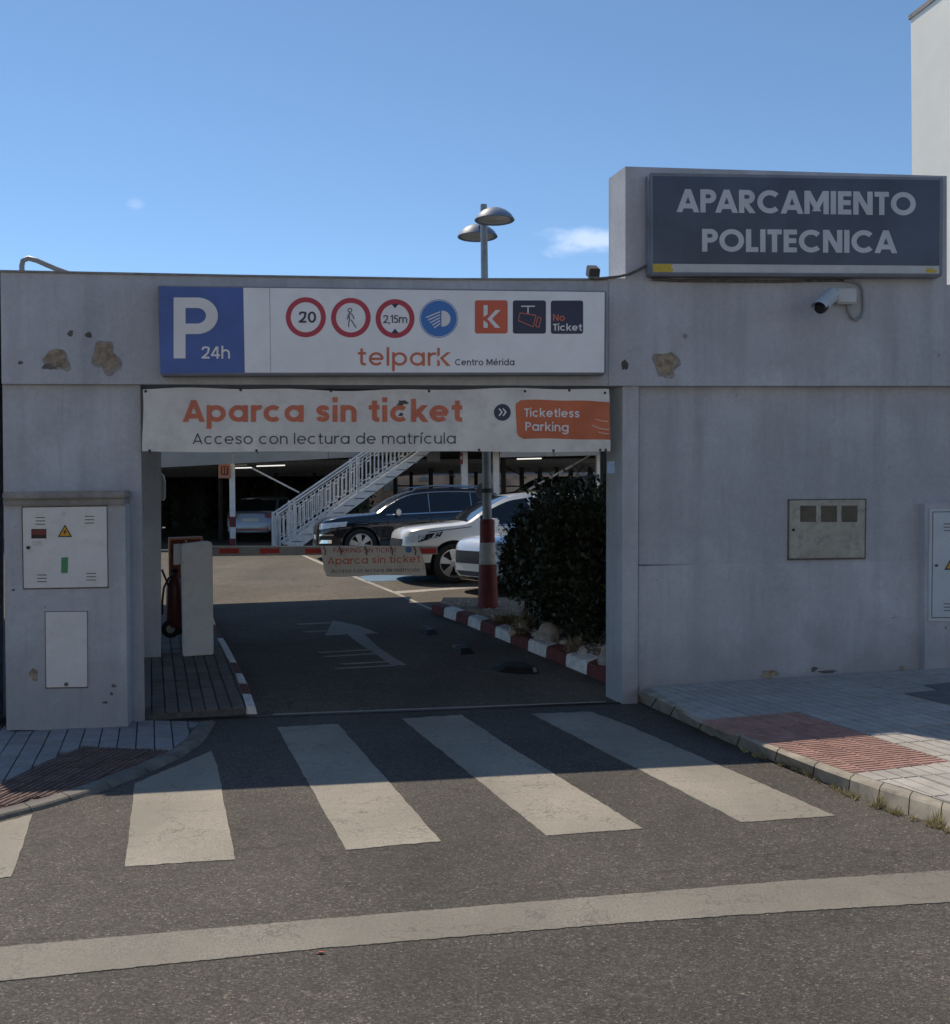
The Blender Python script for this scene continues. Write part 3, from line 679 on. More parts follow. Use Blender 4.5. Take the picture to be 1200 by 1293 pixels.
        if ch == 'R': S.append(ext((.26, .42), (.60-h*.5, 0), h)); cl = [None, None, (0, .5)]; adv = .66
    elif ch == 'C': S = [arc(.5, .5, .5-h, .5-h, 44, 316)]; adv = .90
    elif ch == 'G': S = [arc(.5, .5, .5-h, .5-h, 44, 350), [(.52, .5-h*.4), (.99-h*.2, .5-h*.4)]]; adv = .98
    elif ch == 'O': S = [arc(.5, .5, .5-h, .5-h, 0, 360, 44)]; adv = 1.0
    elif ch == 'M': S = [[(h, 0), (h, 1)], [(.98-h, 0), (.98-h, 1)], ext((h*1.1, 1.0), (.49, .25)), ext((.98-h*1.1, 1.0), (.49, .25))]; cl = [None, None, (.12, 1), (.12, 1)]; adv = .98
    elif ch == 'N': S = [[(h, 0), (h, 1)], [(.78-h, 0), (.78-h, 1)], ext((h*1.1, 1), (.78-h*1.1, 0), h)]; cl = [None, None, (0, 1)]; adv = .78
    elif ch == 'K': S = [[(h, 0), (h, 1)], ext((w*.9, .42), (.66-h*.4, 1)), ext((.25+h, .56), (.70-h*.5, 0))]; cl = [None, (0, 1), (0, 1)]; adv = .70
    elif ch == 'I': S = [[(h, 0), (h, 1)]]; adv = w
    elif ch == 'L': S = [[(h, 0), (h, 1)], [(w*.9, h), (.50, h)]]; adv = .50
    elif ch == 'E': S = [[(h, 0), (h, 1)], [(w*.9, h), (.54, h)], [(w*.9, .51), (.51, .51)], [(w*.9, 1-h), (.54, 1-h)]]; adv = .54
    elif ch == 'T': S = [[(.29, 0), (.29, 1-w*.9)], [(0, 1-h), (.58, 1-h)]]; adv = .58
    elif ch == 'S': W_ = .60; S = [spl([(h+(W_-w)*a, h+(1-w)*b2) for a, b2 in SP], 4)]; adv = W_
    else: raise ValueError(ch)
    return S, adv, cl
def stroke_quads(path, w):
    n = len(path); L_, R_ = [], []; closed = math.dist(path[0], path[-1]) < 1e-6
    for i in range(n):
        a = path[i-1] if i else (path[-2] if closed else None); c = path[i+1] if i < n-1 else (path[1] if closed else None); b2 = path[i]
        ds = []
        for p, q in ((a, b2), (b2, c)):
            if p is not None and q is not None:
                d = math.dist(p, q) or 1e-9; ds.append(((q[0]-p[0])/d, (q[1]-p[1])/d))
        tx, ty = sum(d[0] for d in ds)/len(ds), sum(d[1] for d in ds)/len(ds); l = math.hypot(tx, ty) or 1e-9; tx, ty = tx/l, ty/l
        k = 1/max(.5, ds[0][0]*tx+ds[0][1]*ty)
        L_.append((b2[0]-ty*w/2*k, b2[1]+tx*w/2*k)); R_.append((b2[0]+ty*w/2*k, b2[1]-tx*w/2*k))
    return [[R_[i], R_[i+1], L_[i+1], L_[i]] for i in range(n-1)]
def text_polys(txt, w, sp=.13):
    polys = []; x = 0
    kern = {('P', 'A'): -.06, ('T', 'i'): -.04, ('r', 'k'): .0, ('A', 'p'): -.01, ('r', 'c'): -.02, ('r', 'a'): -.02}
    for i, ch in enumerate(txt):
        S, adv, cl = glyph(ch, w)
        for j, st in enumerate(S):
            st2 = [st[0]]
            for p0, p1 in zip(st, st[1:]):
                k = max(1, int(math.dist(p0, p1)/.12)); st2 += [(p0[0]+(p1[0]-p0[0])*t/k, p0[1]+(p1[1]-p0[1])*t/k) for t in range(1, k+1)]
            for q in stroke_quads(st2, w):
                if cl and cl[j]: q = clip_poly(q, [(-9, cl[j][0]), (9, cl[j][0]), (9, cl[j][1]), (-9, cl[j][1])])
                if len(q) >= 3: polys.append(([(a+x, b2) for a, b2 in q], j, i))
        x += adv + (sp if ch != ' ' else sp*.4) + kern.get((ch, txt[i+1] if i+1 < len(txt) else ''), 0)
    return polys, x-sp
def put_text(name, txt, x0, y0, x1, y1, cap, w, mt, parent, surf, sp=.13, cap2=None):
    """baseline from pixel (x0,y0) to (x1,y1), cap height in pixels; surf(px,py,lift) -> point"""
    polys, tw = text_polys(txt, w, sp); cap2 = cap2 or cap; big = cap > 18; groups = {}
    for q, j, li in polys:
        P = []
        for a, b2 in q:
            u = a/tw; c = cap+(cap2-cap)*u; P.append(surf(x0+(x1-x0)*u, y0+(y1-y0)*u-b2*c, .0012+.0006*j))
        groups.setdefault(li if big else 0, MB()).add(P, [tuple(range(len(P)))])
    for g_ in groups.values(): g_.build('letter' if big else name, mt, parent, kind=None if big else 'stuff')
def on_wall(off): return lambda x, y, l: W(x, y, off+l)
def flat(name, px, mt, parent, surf, lift): return MB().add([surf(x, y, lift) for x, y in px], [tuple(range(len(px)))]).build(name, mt, parent)
def disc(cx, cy, r, n=48): return [(cx+r*math.cos(2*math.pi*i/n), cy+r*math.sin(2*math.pi*i/n)) for i in range(n)]
def ring(name, cx, cy, r, w, mt, parent, surf, lift, n=56):
    m_ = MB()
    a = [surf(x, y, lift) for x, y in disc(cx, cy, r, n)]; b2 = [surf(x, y, lift) for x, y in disc(cx, cy, r-w, n)]
    m_.add(a+b2, [(i, (i+1) % n, n+(i+1) % n, n+i) for i in range(n)]); return m_.build(name, mt, parent)
def rrect(x0, y0, x1, y1, r, n=5):
    o = []
    for cx, cy, a in ((x1-r, y0+r, -90), (x1-r, y1-r, 0), (x0+r, y1-r, 90), (x0+r, y0+r, 180)):
        o += [(cx+r*math.cos(R(a+90*i/n)), cy+r*math.sin(R(a+90*i/n))) for i in range(n+1)]
    return o
def lines(name, segs, w, mt, parent, surf, lift):
    m_ = MB()
    for k, s_ in enumerate(segs):
        for q in stroke_quads(s_, w): m_.add([surf(x, y, lift+.0003*(k % 4)) for x, y in q], [tuple(range(len(q)))])
    return m_.build(name, mt, parent)

# long parking sign ----------------------------------------------------
PS = .17; sg = thing('parking_sign', 'long blue and white parking light box over the vehicle opening with traffic symbols', 'sign', W(480, 473, .1))
bevel(MB().prism(wq([(198.5, 360), (766.5, 367), (765.8, 472.5), (202.5, 474)], PS), NB*.139).build('housing', 'sign_frame', sg), .01)
sf = on_wall(PS)
flat('blue_panel', [(201, 361.8), (306.8, 363.2), (308.8, 470.5), (202.6, 472)], 'sign_blue', sg, sf, .002)
flat('white_panel', [(307.3, 363.2), (763.8, 368.8), (763, 470.2), (309.3, 470.5)], 'sign_white', sg, sf, .003)
lines('panel_seam', [[(340.5, 364), (342, 470)]], .5, 'sign_frame', sg, sf, .0045)
put_text('lettering', 'P', 219.3, 452.5, 273.5, 452.5, 77, .172, 'letter_white', sg, on_wall(PS+.004))
put_text('lettering', '24h', 254.5, 452.6, 290.5, 452.8, 15.4, .15, 'letter_white', sg, on_wall(PS+.004), sp=.1)
for cx, cy, r in ((386.3, 400.5, 25.3), (443.2, 401, 25), (499, 402.2, 24.6)):
    ring('prohibition_ring', cx, cy, r, 6.3, 'sign_red', sg, sf, .005)
put_text('lettering', '20', 377.3, 407.3, 399.3, 407.5, 14.2, .17, 'letter_navy', sg, on_wall(PS+.005), sp=.12)
put_text('lettering', '2,15m', 484, 407.6, 514.3, 407.8, 9.8, .135, 'letter_navy', sg, on_wall(PS+.005), sp=.08)
flat('height_mark', [(494.5, 383.6), (503.5, 383.6), (499, 389.2)], 'letter_navy', sg, sf, .0065); flat('height_mark', [(494.3, 420.6), (503.7, 420.6), (499, 414.8)], 'letter_navy', sg, sf, .0065)
ring('walking_figure', 442, 391.6, 2.9, 1.0, 'letter_navy', sg, sf, .006, 20)
lines('walking_figure', [[(441.4, 395), (440, 398), (438.5, 403.5)], [(442, 395), (445, 397.5), (447.3, 402.6)], [(440.6, 397), (441.8, 404), (441.5, 404.8)], [(441.3, 404.4), (440.3, 408), (440.6, 413)], [(443.4, 403.6), (446.5, 408.5), (449.8, 413.6)]], 1.15, 'letter_navy', sg, sf, .006)
ring('mandatory_disc', 554.2, 402.2, 24.2, .8, 'icon_blue', sg, sf, .005); flat('mandatory_disc', disc(554.2, 402.2, 22.6), 'icon_blue', sg, sf, .005)
flat('headlamp_symbol', [(557.6, 392.4)]+[(559.6+9.4*math.cos(R(a)), 402.3+10.0*math.sin(R(a))) for a in range(-90, 91, 15)]+[(557.6, 412.3)], 'letter_white', sg, sf, .0065)
lines('headlamp_symbol', [[(538+i*2.6, 401+i*3.2), (556, 393.6+i*3.7)] for i in range(5)], 1.5, 'letter_white', sg, sf, .0065)
flat('logo_square', rrect(599.8, 379, 641.3, 421, 3), 'icon_orange', sg, sf, .005)
for q in ([(610.8, 385.2), (616, 385.2), (616, 396.6), (610.8, 400.2)], [(610.8, 404.2), (616, 408.4), (616, 413.8), (610.8, 413.8)], [(615.6, 402.6), (626, 391.4), (632.2, 391.4), (621.6, 402.6), (632, 413.8), (625.4, 413.8)]):
    flat('logo_mark', q, 'letter_white', sg, sf, .0065)
flat('camera_square', rrect(647.8, 379.2, 689.6, 421.2, 3), 'letter_navy', sg, sf, .005)
flat('ticket_square', rrect(695.8, 379.4, 736.6, 421.4, 3), 'letter_navy', sg, sf, .005)
lines('camera_symbol', [[(658.2, 386.6), (675.6, 386.6)], [(667, 386.6), (667, 395.6)]], 1.5, 'letter_white', sg, sf, .0065)
lines('camera_symbol', [[(657, 395), (677, 398.2)], [(677, 398.2), (673.6, 412.6)], [(673.6, 412.6), (654.6, 404.6)], [(654.6, 404.6), (657, 395)], [(679.4, 400.4), (683.6, 401.4)], [(683.6, 401.4), (680.6, 413.6)], [(680.6, 413.6), (676.6, 411.6)], [(676.6, 411.6), (679.4, 400.4)]], 1.1, 'letter_coral', sg, sf, .0065)
put_text('lettering', 'No', 698.6, 405, 713.6, 405.1, 8.4, .17, 'letter_coral', sg, on_wall(PS+.006), sp=.1)
put_text('lettering', 'Ticket', 698.6, 417.4, 735, 417.6, 8.6, .17, 'letter_white', sg, on_wall(PS+.006), sp=.11)
put_text('lettering', 'telpar', 452, 461.4, 550.3, 461.8, 22, .14, 'letter_coral', sg, on_wall(PS+.004), sp=.15)
for q in ([(552.3, 439), (555.6, 439), (555.6, 448.2), (552.3, 450.6)], [(552.3, 453.4), (555.6, 456), (555.6, 462), (552.3, 462)], [(555.4, 452), (564.6, 444.6), (569.4, 444.6), (560, 452.4), (569.4, 462), (564.4, 462)]):
    flat('logo_mark', q, 'letter_coral', sg, sf, .006)
put_text('lettering', 'Centro Mérida', 574.8, 461.2, 649.8, 461.2, 7.9, .15, 'letter_navy', sg, on_wall(PS+.004), sp=.13)

# name sign on the parapet --------------------------------------------
NS = .15; ns = thing('name_sign', 'dark blue sign box with large pale capitals on the raised parapet', 'sign', W(1005, 348, .1))
bevel(MB().prism(wq([(820, 217.5), (1192.5, 223.5), (1191, 349), (820.5, 347.5)], NS), NB*.117).build('housing', 'sign_frame', ns), .012)
nf = on_wall(NS)
flat('navy_panel', [(824.5, 222), (1187.5, 227.3), (1186.4, 335.3), (825, 332.8)], 'sign_navy', ns, nf, .002)
flat('white_strip', [(825.2, 332.9), (1186.4, 335.6), (1186.3, 345.2), (825.2, 343.3)], 'strip_white', ns, nf, .002)
flat('yellow_strip', [(825, 333.0), (848, 333.3), (850, 335), (847, 337.5), (851, 340), (849, 343.3), (825, 343.2)], 'strip_yellow', ns, nf, .003)
flat('yellow_strip', blob(1176, 341.8, 7, 3, seed=31), 'strip_yellow', ns, nf, .003)
put_text('lettering', 'APARCAMIENTO', 855.8, 267.6, 1156.8, 272, 29.2, .215, 'letter_worn', ns, on_wall(NS+.003), sp=.075, cap2=29.4)
put_text('lettering', 'POLITECNICA', 886.8, 317.6, 1132.2, 319.6, 28.8, .215, 'letter_worn', ns, on_wall(NS+.003), sp=.075)

# cloth banner ---------------------------------------------------------
def cloth_off(x, y):
    v = (y-491)/80; return .065 + .008*math.sin(x*.021+1.2*v) + .008*math.sin(x*.053-v*2.0)*v + .007*math.exp(-((x-180)*.5-(y-491)*1.2)**2/300) + .006*math.exp(-((x-760)/10)**2)*math.sin(y*.35)
def cloth(x, y, l):
    return W(x, y, cloth_off(x, y)+l)
bn = thing('entrance_banner', 'wrinkled off-white banner with orange and navy lettering tied under the lintel', 'banner', W(475, 570, .05))
top = lambda x: 491.5+1.4*math.sin(x*.016+.6)+.9*math.sin(x*.047)+ (.8 if 560 < x < 660 else 0)*math.sin((x-560)/100*3.14); bot = lambda x: 570.3+.7*math.sin(x*.03)
def grid(name, fx0, fx1, ft, fb, nx, ny, surf, lift, mt, parent, thick=0):
    m_ = MB(); vs = []
    for j in range(ny+1):
        for i in range(nx+1):
            v = j/ny; x0, x1 = fx0(v), fx1(v); x = x0+(x1-x0)*i/nx; y = ft(x)+(fb(x)-ft(x))*v; vs.append(surf(x, y, lift))
    k = nx+1; fs = [(j*k+i, (j+1)*k+i, (j+1)*k+i+1, j*k+i+1) for j in range(ny) for i in range(nx)]
    m_.add(vs, fs)
    if thick: m_.add([v+NB*thick for v in vs], [tuple(reversed(f)) for f in fs])
    return m_.build(name, mt, parent, smooth=True)
grid('cloth', lambda v: 180.5-.3*v+.8*math.sin(v*5), lambda v: 769+1.6*v+.7*math.sin(v*9), top, bot, 150, 16, cloth, 0, 'banner_cloth', bn, thick=.002)
grid('orange_panel', lambda v: 651+2.5*abs(v-.1)+(7*(1-min(1, v/.12))**2)+(8*max(0, (v-.86)/.14)**2), lambda v: 769.6+1.4*v, lambda x: 505+2.2*max(0, (x-700)/70)+.5*math.sin(x*.1), lambda x: 554+1.6*max(0, (x-720)/50)+.5*math.sin(x*.08), 40, 12, cloth, .0025, 'banner_orange', bn)
def cl2(l0): return lambda x, y, l: cloth(x, y, l+l0)
put_text('lettering', 'Aparca sin ticket', 231.8, 532.6, 583.8, 532.6, 27.4, .205, 'letter_coral', bn, cl2(.003), sp=.12)
put_text('lettering', 'Acceso con lectura de matrícula', 243.6, 560.8, 575.6, 560.2, 13.4, .105, 'letter_navy', bn, cl2(.003), sp=.17)
flat('arrow_disc', disc(634.6, 520.6, 10.6), 'letter_navy', bn, cloth, .004)
lines('double_arrow', [[(630.4, 515.8), (634, 520.4), (630.4, 525)], [(635.4, 515.8), (639, 520.4), (635.4, 525)]], 1.7, 'letter_white', bn, cloth, .0055)
put_text('lettering', 'Ticketless', 662.3, 526.2, 732, 527.2, 10.6, .165, 'letter_white', bn, cl2(.006), sp=.12)
put_text('lettering', 'Parking', 663.6, 543.6, 718.3, 545, 10.8, .165, 'letter_white', bn, cl2(.006), sp=.12)
flat('torn_spot', blob(508, 508.5, 5.5, 3.6, rag=.5, seed=41), 'patch_dark', bn, cloth, .005); flat('torn_spot', blob(506.5, 523.5, 3.2, 1.8, rag=.4, seed=42), 'letter_navy', bn, cloth, .005)
lines('crease', [[(752, 529), (760, 531.5), (768, 532)], [(748, 537), (758, 541), (769, 542.5)], [(756, 545.5), (764, 547.5), (769, 547.6)], [(210, 504), (223, 515), (233, 527)]], .8, 'banner_cloth', bn, cloth, .004)
for x, y in ((184, 494), (304, 492.5), (418, 493.5), (542, 494), (663, 494), (719, 493), (764, 496), (189, 569), (324, 569), (605, 568), (699, 569), (758, 568), (765, 568)):
    m_ = MB().lathe(cloth(x, y, -.002), -NB, [(0, .012), (.006, .012), (.008, .007)], 10)
    m_.tube([cloth(x, y, .004), W(x+random.uniform(-2, 2), y-4 if y < 530 else y+3.5, .05)], .004, 5)
    m_.build('eyelet', 'dark_steel', bn)

# camera, junction box, cables ----------------------------------------
cc = thing('security_camera', 'white dome-nosed security camera pointing down from the lintel under the name sign', 'camera', W(1045, 385, .03))
ax = (W(1032, 391, .42)-W(1050, 372, .17)).normalized(); c0 = W(1051, 373, .17)
L0 = (W(1034, 390, .42)-c0).length
MB().lathe(c0, ax, [(0, .05), (.02, .062), (L0*.72, .066), (L0*.74, .066)], 20).build('housing', 'white_plastic', cc, smooth=True)
MB().lathe(c0+ax*L0*.74, ax, [(0, .058), (.05, .056), (.075, .04)], 20).build('lens_cover', 'black', cc, smooth=True)
MB().tube([c0+ax*.12, W(1052, 380, .08), W(1056, 379, .03)], .018, 8).build('bracket', 'white_plastic', cc)
side = ax.cross(Z).normalized(); upv = side.cross(ax)
m_ = MB(); n_ = 10; vs = []
for t in (0.0, L0*.98):
    for k in range(n_+1):
        a = R(10+160*k/n_); vs.append(c0+ax*t+(side*math.cos(a)+upv*math.sin(a))*.074)
m_.add(vs, [(k, k+1, n_+2+k, n_+1+k) for k in range(n_)]); m_.build('sunshield', 'white_plastic', cc, smooth=True)
jb = thing('junction_box', 'pale square junction box right of the security camera', 'junction box', W(1070, 383, .03))
bevel(MB().prism(wq([(1057.5, 363.5), (1083, 363.5), (1083, 383), (1057.5, 383)], .12), NB*.089).build('box', 'white_plastic', jb), .014, 3)
cb = thing('wall_cable', 'grey cable looping out of the junction box below the name sign', 'cable', W(1085, 390, .04))
MB().tube([W(x, y, .05) for x, y in ((1066, 354), (1078, 355), (1086, 359), (1090, 367), (1091, 378), (1091, 392), (1088, 400), (1082, 404), (1076, 401), (1072, 393), (1070, 383))], .013, 8).build('cable', 'galvanised', cb, smooth=True)
MB().tube([W(x, y, .05+.02*math.sin(x)) for x, y in ((824, 352), (860, 354.5), (900, 353.5), (930, 354.5), (980, 355), (1030, 354), (1066, 354))], .014, 8).build('cable', 'patch_dark', cb, smooth=True)
tag(cb, 'dark cable along the foot of the name sign ending in a loop by the camera', 'cable')
c4 = thing('parapet_cable', 'black cable climbing from the small lamp onto the raised parapet', 'cable', W(780, 345, .05))
MB().tube([W(x, y, .06) for x, y in ((745, 351), (757, 351.5), (768, 350.5), (782, 349), (795, 346), (806, 341), (816, 335))], .012, 8).build('cable', 'patch_dark', c4, smooth=True)
fl = thing('small_floodlight', 'small dark floodlight on top of the lintel left of the raised parapet', 'lamp', W(748, 352, -.1))
m_ = MB(); p = W(749, 345, -.1); m_.box(p+Z*.01, U*.05, NB*.06+Z*.03, Z*.045-NB*.02); bevel(m_.build('lamp_head', 'dark_steel', fl), .008)
MB().tube([p, p-Z*.07-U*.04], .012, 6).build('bracket', 'dark_steel', fl)
hs = thing('cable_loop', 'bent conduit loop rising above the left end of the lintel', 'cable', W(40, 343, -.15))
MB().tube([W(x, y, -.15) for x, y in ((28, 348), (27.5, 336), (29, 329), (36, 326), (47, 329), (58, 334), (70, 339), (82, 343.5), (90, 346))], [.022]*9, 10).build('conduit', 'galvanised', hs, smooth=True)

# ------------------------------------------------------------------ unseen roof added behind the lintel, shaped to shade the lane
def vplane(p): return Plane(NB, p)
RZ = CAM.z + 1.62                                   # underside of the roof
def shadow_src(px, py, z):                          # point at height z whose shadow falls on that pixel of the floor
    p = FLOOR.at(px, py); t = (z-p.z)/SUN.z; return p + SUN*t
b0, b1 = shadow_src(270, 763, RZ), shadow_src(545, 752.5, RZ)
bd = (b1-b0).normalized(); bd.z = 0
front = W(200, 480, -.36); front.z = RZ
def at_x(p, d, x): return p + d*((x-p.x)/d.x)
fl_, fr_ = at_x(front, U, -8.3), at_x(front, U, 2.4)
bl_, br_ = at_x(b0, bd, -8.3), at_x(b0, bd, -.34)
e1 = Vector((-.34, 17.0, RZ)); e2 = Vector((2.4, 16.2, RZ))
pr = thing('shade_roof', 'unseen flat dark roof added behind the lintel to shade the entrance lane', 'roof', Vector((-3, 14, RZ)))
bm1_ = at_x(b0, bd, -2.5); bm2_ = bm1_-bd*.0-Vector((0, .8, 0)); br_ = br_-Vector((0, .8, 0))  # back edge stepped in so the white bonnet stays in the sun
MB().prism([fl_, fr_, e2, e1, br_, bm2_, bm1_, bl_], Z*.12).build('shade_slab', 'dark_steel', pr)
for t in (.12, .3, .5, .7, .9):
    a = fl_.lerp(bl_, t); b_ = at_x(a, U, -.5)
    MB().prism([a, b_, b_+Vector((0, .1, 0)), a+Vector((0, .1, 0))], -Z*.10).build('joist', 'dark_steel', pr)
for (x, y) in ((-6.9, 18.6), (-6.9, 12.5)):
    p = FLOOR.drop(Vector((x, y, 0))); MB().prism([p, p+Vector((.12, 0, 0)), p+Vector((.12, .12, 0)), p+Vector((0, .12, 0))], Z*(RZ-p.z)).build('post', 'dark_steel', pr)
p = FLOOR.drop(Vector((1.75, 14.8, 0))); MB().prism([p, p+Vector((.12, 0, 0)), p+Vector((.12, .12, 0)), p+Vector((0, .12, 0))], Z*(RZ-p.z)).build('post', 'dark_steel', pr)
wl_ = thing('bulkhead_lamp', 'long pale bulkhead lamp on the inner pillar', 'lamp', ip_pl.at(205, 630))
q = Plane(NB, ip_pl.at(205, 615)+DV*.2)
m_ = MB(); m_.prism([q.at(x, y) for x, y in ((202, 597), (206, 600), (208, 608), (208, 628), (206, 632), (202, 632))], NB*.1); m_.build('housing', 'lamp_inner', wl_)

# ------------------------------------------------------------------ barrier
bp = IP.at(250, 828); BPL = vplane(bp)
def bq(pts, off=0, pl=None):
    pl = pl or BPL; q = Plane(NB, (0, 0, 0)); q.d = pl.d-off; return [q.at(x, y) for x, y in pts]
br = thing('parking_barrier', 'lowered red and white parking barrier arm with its pale cabinet on the left footpath', 'barrier', bp)
bevel(MB().prism(bq([(228.6, 687.4), (262, 683.6), (266.5, 684.2), (268.4, 686.6), (270, 826.6), (231.2, 829.4)]), DV*.26).build('cabinet', 'cabinet_grey', br), .012)
MB().prism(bq([(219.5, 687.5), (228.4, 687), (228.4, 712.5), (219.5, 713.5)], -.05), DV*.16).build('control_box', 'strip_white', br)
MB().prism(bq([(229.5, 829.2), (271.5, 826.8), (272, 830.5), (230, 832)], .01), DV*.29).build('base_plate', 'black', br)
AO = -.28
arm = MB().prism(bq([(268, 690), (553, 690.2), (553, 700), (450, 700.6), (268, 702.4)], AO), DV*.05).build('arm', 'galvanised', br)
for x0, x1 in ((277, 302), (328, 353), (385.5, 411), (437, 462), (484, 508), (529, 551)):
    MB().prism(bq([(x0, 692.6), (x1, 692.4), (x1, 698.6), (x0, 699)], AO+.003), DV*.004).build('reflective_band', 'red_bright', arm if False else br)
MB().prism(bq([(268, 689.4), (553, 689.4), (553, 690.4), (268, 690.4)], AO+.006), DV*.06).build('arm_trim', 'white_steel', br)
def bcl(x, y, l):
    u = (x-405)/134; v = (y-691)/38
    off = AO+.05+.012*math.sin(u*9+v*2)+.016*v*math.sin(u*14+1)
    q = Plane(NB, (0, 0, 0)); q.d = BPL.d-off-l; return q.at(x, y)
ab = thing('barrier_banner', 'small wavy printed banner hanging from the barrier arm', 'banner', bcl(470, 728, 0))
grid('cloth', lambda v: 405+5*v+(2 if v > .9 else 0), lambda v: 529+7.5*v+3*math.sin(v*2.5), lambda x: 690.2+.6*math.sin(x*.1), lambda x: 727.2+1.2*math.sin((x-400)*.055)-1.5*max(0, (x-500)/40)-2.5*math.exp(-((x-408)/4)**2), 60, 12, bcl, 0, 'banner_cloth', ab, thick=.002)
put_text('lettering', 'PARKING SIN TICKET', 421, 697.9, 501, 697.6, 5.9, .13, 'sign_red', ab, bcl, sp=.16)
put_text('lettering', 'Aparca sin ticket', 414, 712.8, 531, 710, 9, .15, 'letter_coral', ab, bcl, sp=.14)
put_text('lettering', 'Acceso con lectura de matricula', 418.6, 723.4, 529.4, 721.4, 4.7, .13, 'letter_navy', ab, bcl, sp=.2)
flat('faded_mark', disc(516, 694, 4), 'icon_blue', ab, bcl, .004)
for x in (410, 430, 462, 495, 524):
    m_ = MB(); pts = [bcl(x+dx, 694+dy, .006) for dx, dy in ((-1.5, -4), (0, -1), (1.6, 2), (.3, 5), (1.5, 7))]; m_.tube(pts, .006, 5); m_.build('tie', 'black', ab)

# orange cabinet and wheeled extinguisher behind the barrier cabinet
oc = thing('ticket_column', 'orange red metal ticket column standing behind the barrier cabinet', 'ticket machine', FLOOR.at(240, 812))
OPL = vplane(bp+DV*.55)
def oq(pts, off=0): return bq(pts, off, OPL)
bevel(MB().prism(oq([(214, 680.5), (254.5, 679), (255, 712), (229, 718), (229, 800), (215.5, 802)]), DV*.3).build('body', 'orange_metal', oc), .012)
m_ = MB()
for q in ([(213, 679.2), (256, 677.8), (256, 680.2), (213, 681.6)], [(213, 681.6), (215.4, 681.6), (215.4, 800), (214.2, 800)], [(253.6, 680), (256, 680), (256, 700), (253.6, 700)]): m_.prism(oq(q, .015), DV*.32)
m_.build('edge_trim', 'orange_trim', oc)
MB().prism(oq([(217, 682.5), (252.6, 681.4), (252.6, 700), (217, 700)], .004), DV*.01).build('front_panel', 'red_paint', oc)
MB().lathe(oq([(235, 683.6)], .006)[0], -NB, [(0, .014), (.01, .012)], 12).build('button', 'strip_white', oc)
ex = thing('wheeled_extinguisher', 'dark red wheeled fire extinguisher with a black hose beside the ticket column', 'fire extinguisher', FLOOR.at(218, 806))
XPL = vplane(bp+DV*.35)
def xq(x, y, off=0): return bq([(x, y)], off, XPL)[0]
c0, c1_ = xq(221, 794), xq(221, 728); h_ = (c1_-c0).length
MB().lathe(c0, Z, [(0, .07), (.03, .095), (h_*.8, .095), (h_*.93, .07), (h_, .03)], 20).build('cylinder', 'exting_red', ex, smooth=True)
MB().lathe(c1_, Z, [(0, .03), (.05, .03), (.07, .05), (.09, .02)], 12).build('valve', 'black', ex)
MB().tube([xq(221, 726), xq(213, 730, .05), xq(207, 742, .08), xq(205, 760, .08), xq(205, 776, .05)], .013, 8).build('hose', 'black', ex, smooth=True)
MB().tube([xq(204.5, 719, .06), xq(212, 738, .06), xq(220, 758, .06)], .012, 8).build('hose', 'black', ex, smooth=True)
for s_ in (-1, 1):
    wc = xq(218, 794, .05) + U*(.02 if s_ > 0 else -.02) + NB*(.0 if s_ < 0 else .26)
    w_o = MB().lathe(wc-NB*.03, NB, [(0, .085), (.012, .105), (.048, .105), (.06, .085)], 24).build('wheel', 'rubber', ex, smooth=True)
    MB().lathe(wc-NB*.034, NB, [(0, .045), (.006, .05), (.02, .05)], 16).build('hub', 'galvanised', w_o)
MB().tube([xq(218, 794, .05), xq(218, 794, -.22)], .014, 6).build('axle', 'black', ex)

# ------------------------------------------------------------------ lamp post with striped footing
lb = BP.at(616.5, 764); LPL = vplane(lb)
lp = thing('lamp_post', 'tall double dome lamp post on a red and white painted concrete footing', 'street lamp', lb)
def lp_at(x, y): return LPL.at(x, y)
pxm = 1/((lp_at(700, 700)-lp_at(600, 700)).length/100)    # pixels per metre here
def r_at(w_px): return w_px/2/pxm
cx_ = lb.x; 
def ring_z(y): return lp_at(617, y).z
prof = [(764, 26), (712, 21.5), (685, 19), (657.5, 18), (655.5, 16)]
MB().lathe(Vector((lb.x, lb.y, 0)), Z, [(ring_z(y)-(.06 if y == 764 else 0), r_at(w_)) for y, w_ in [(764, 26), (712.4, 21.5)]], 28).build('footing_band', 'red_paint', lp, smooth=True)
MB().lathe(Vector((lb.x, lb.y, 0)), Z, [(ring_z(y), r_at(w_)) for y, w_ in [(712.4, 21.5), (685, 19)]], 28).build('footing_band', 'white_paint', lp, smooth=True)
MB().lathe(Vector((lb.x, lb.y, 0)), Z, [(ring_z(y), r_at(w_)) for y, w_ in prof[2:]], 28).build('footing_band', 'red_paint', lp, smooth=True)
MB().lathe(Vector((lb.x, lb.y, 0)), Z, [(ring_z(y), r_at(w_)) for y, w_ in [(656, 11.5), (420, 9.6), (258.5, 8.2)]], 20).build('pole', 'galvanised', lp, smooth=True)
zt = ring_z(264)
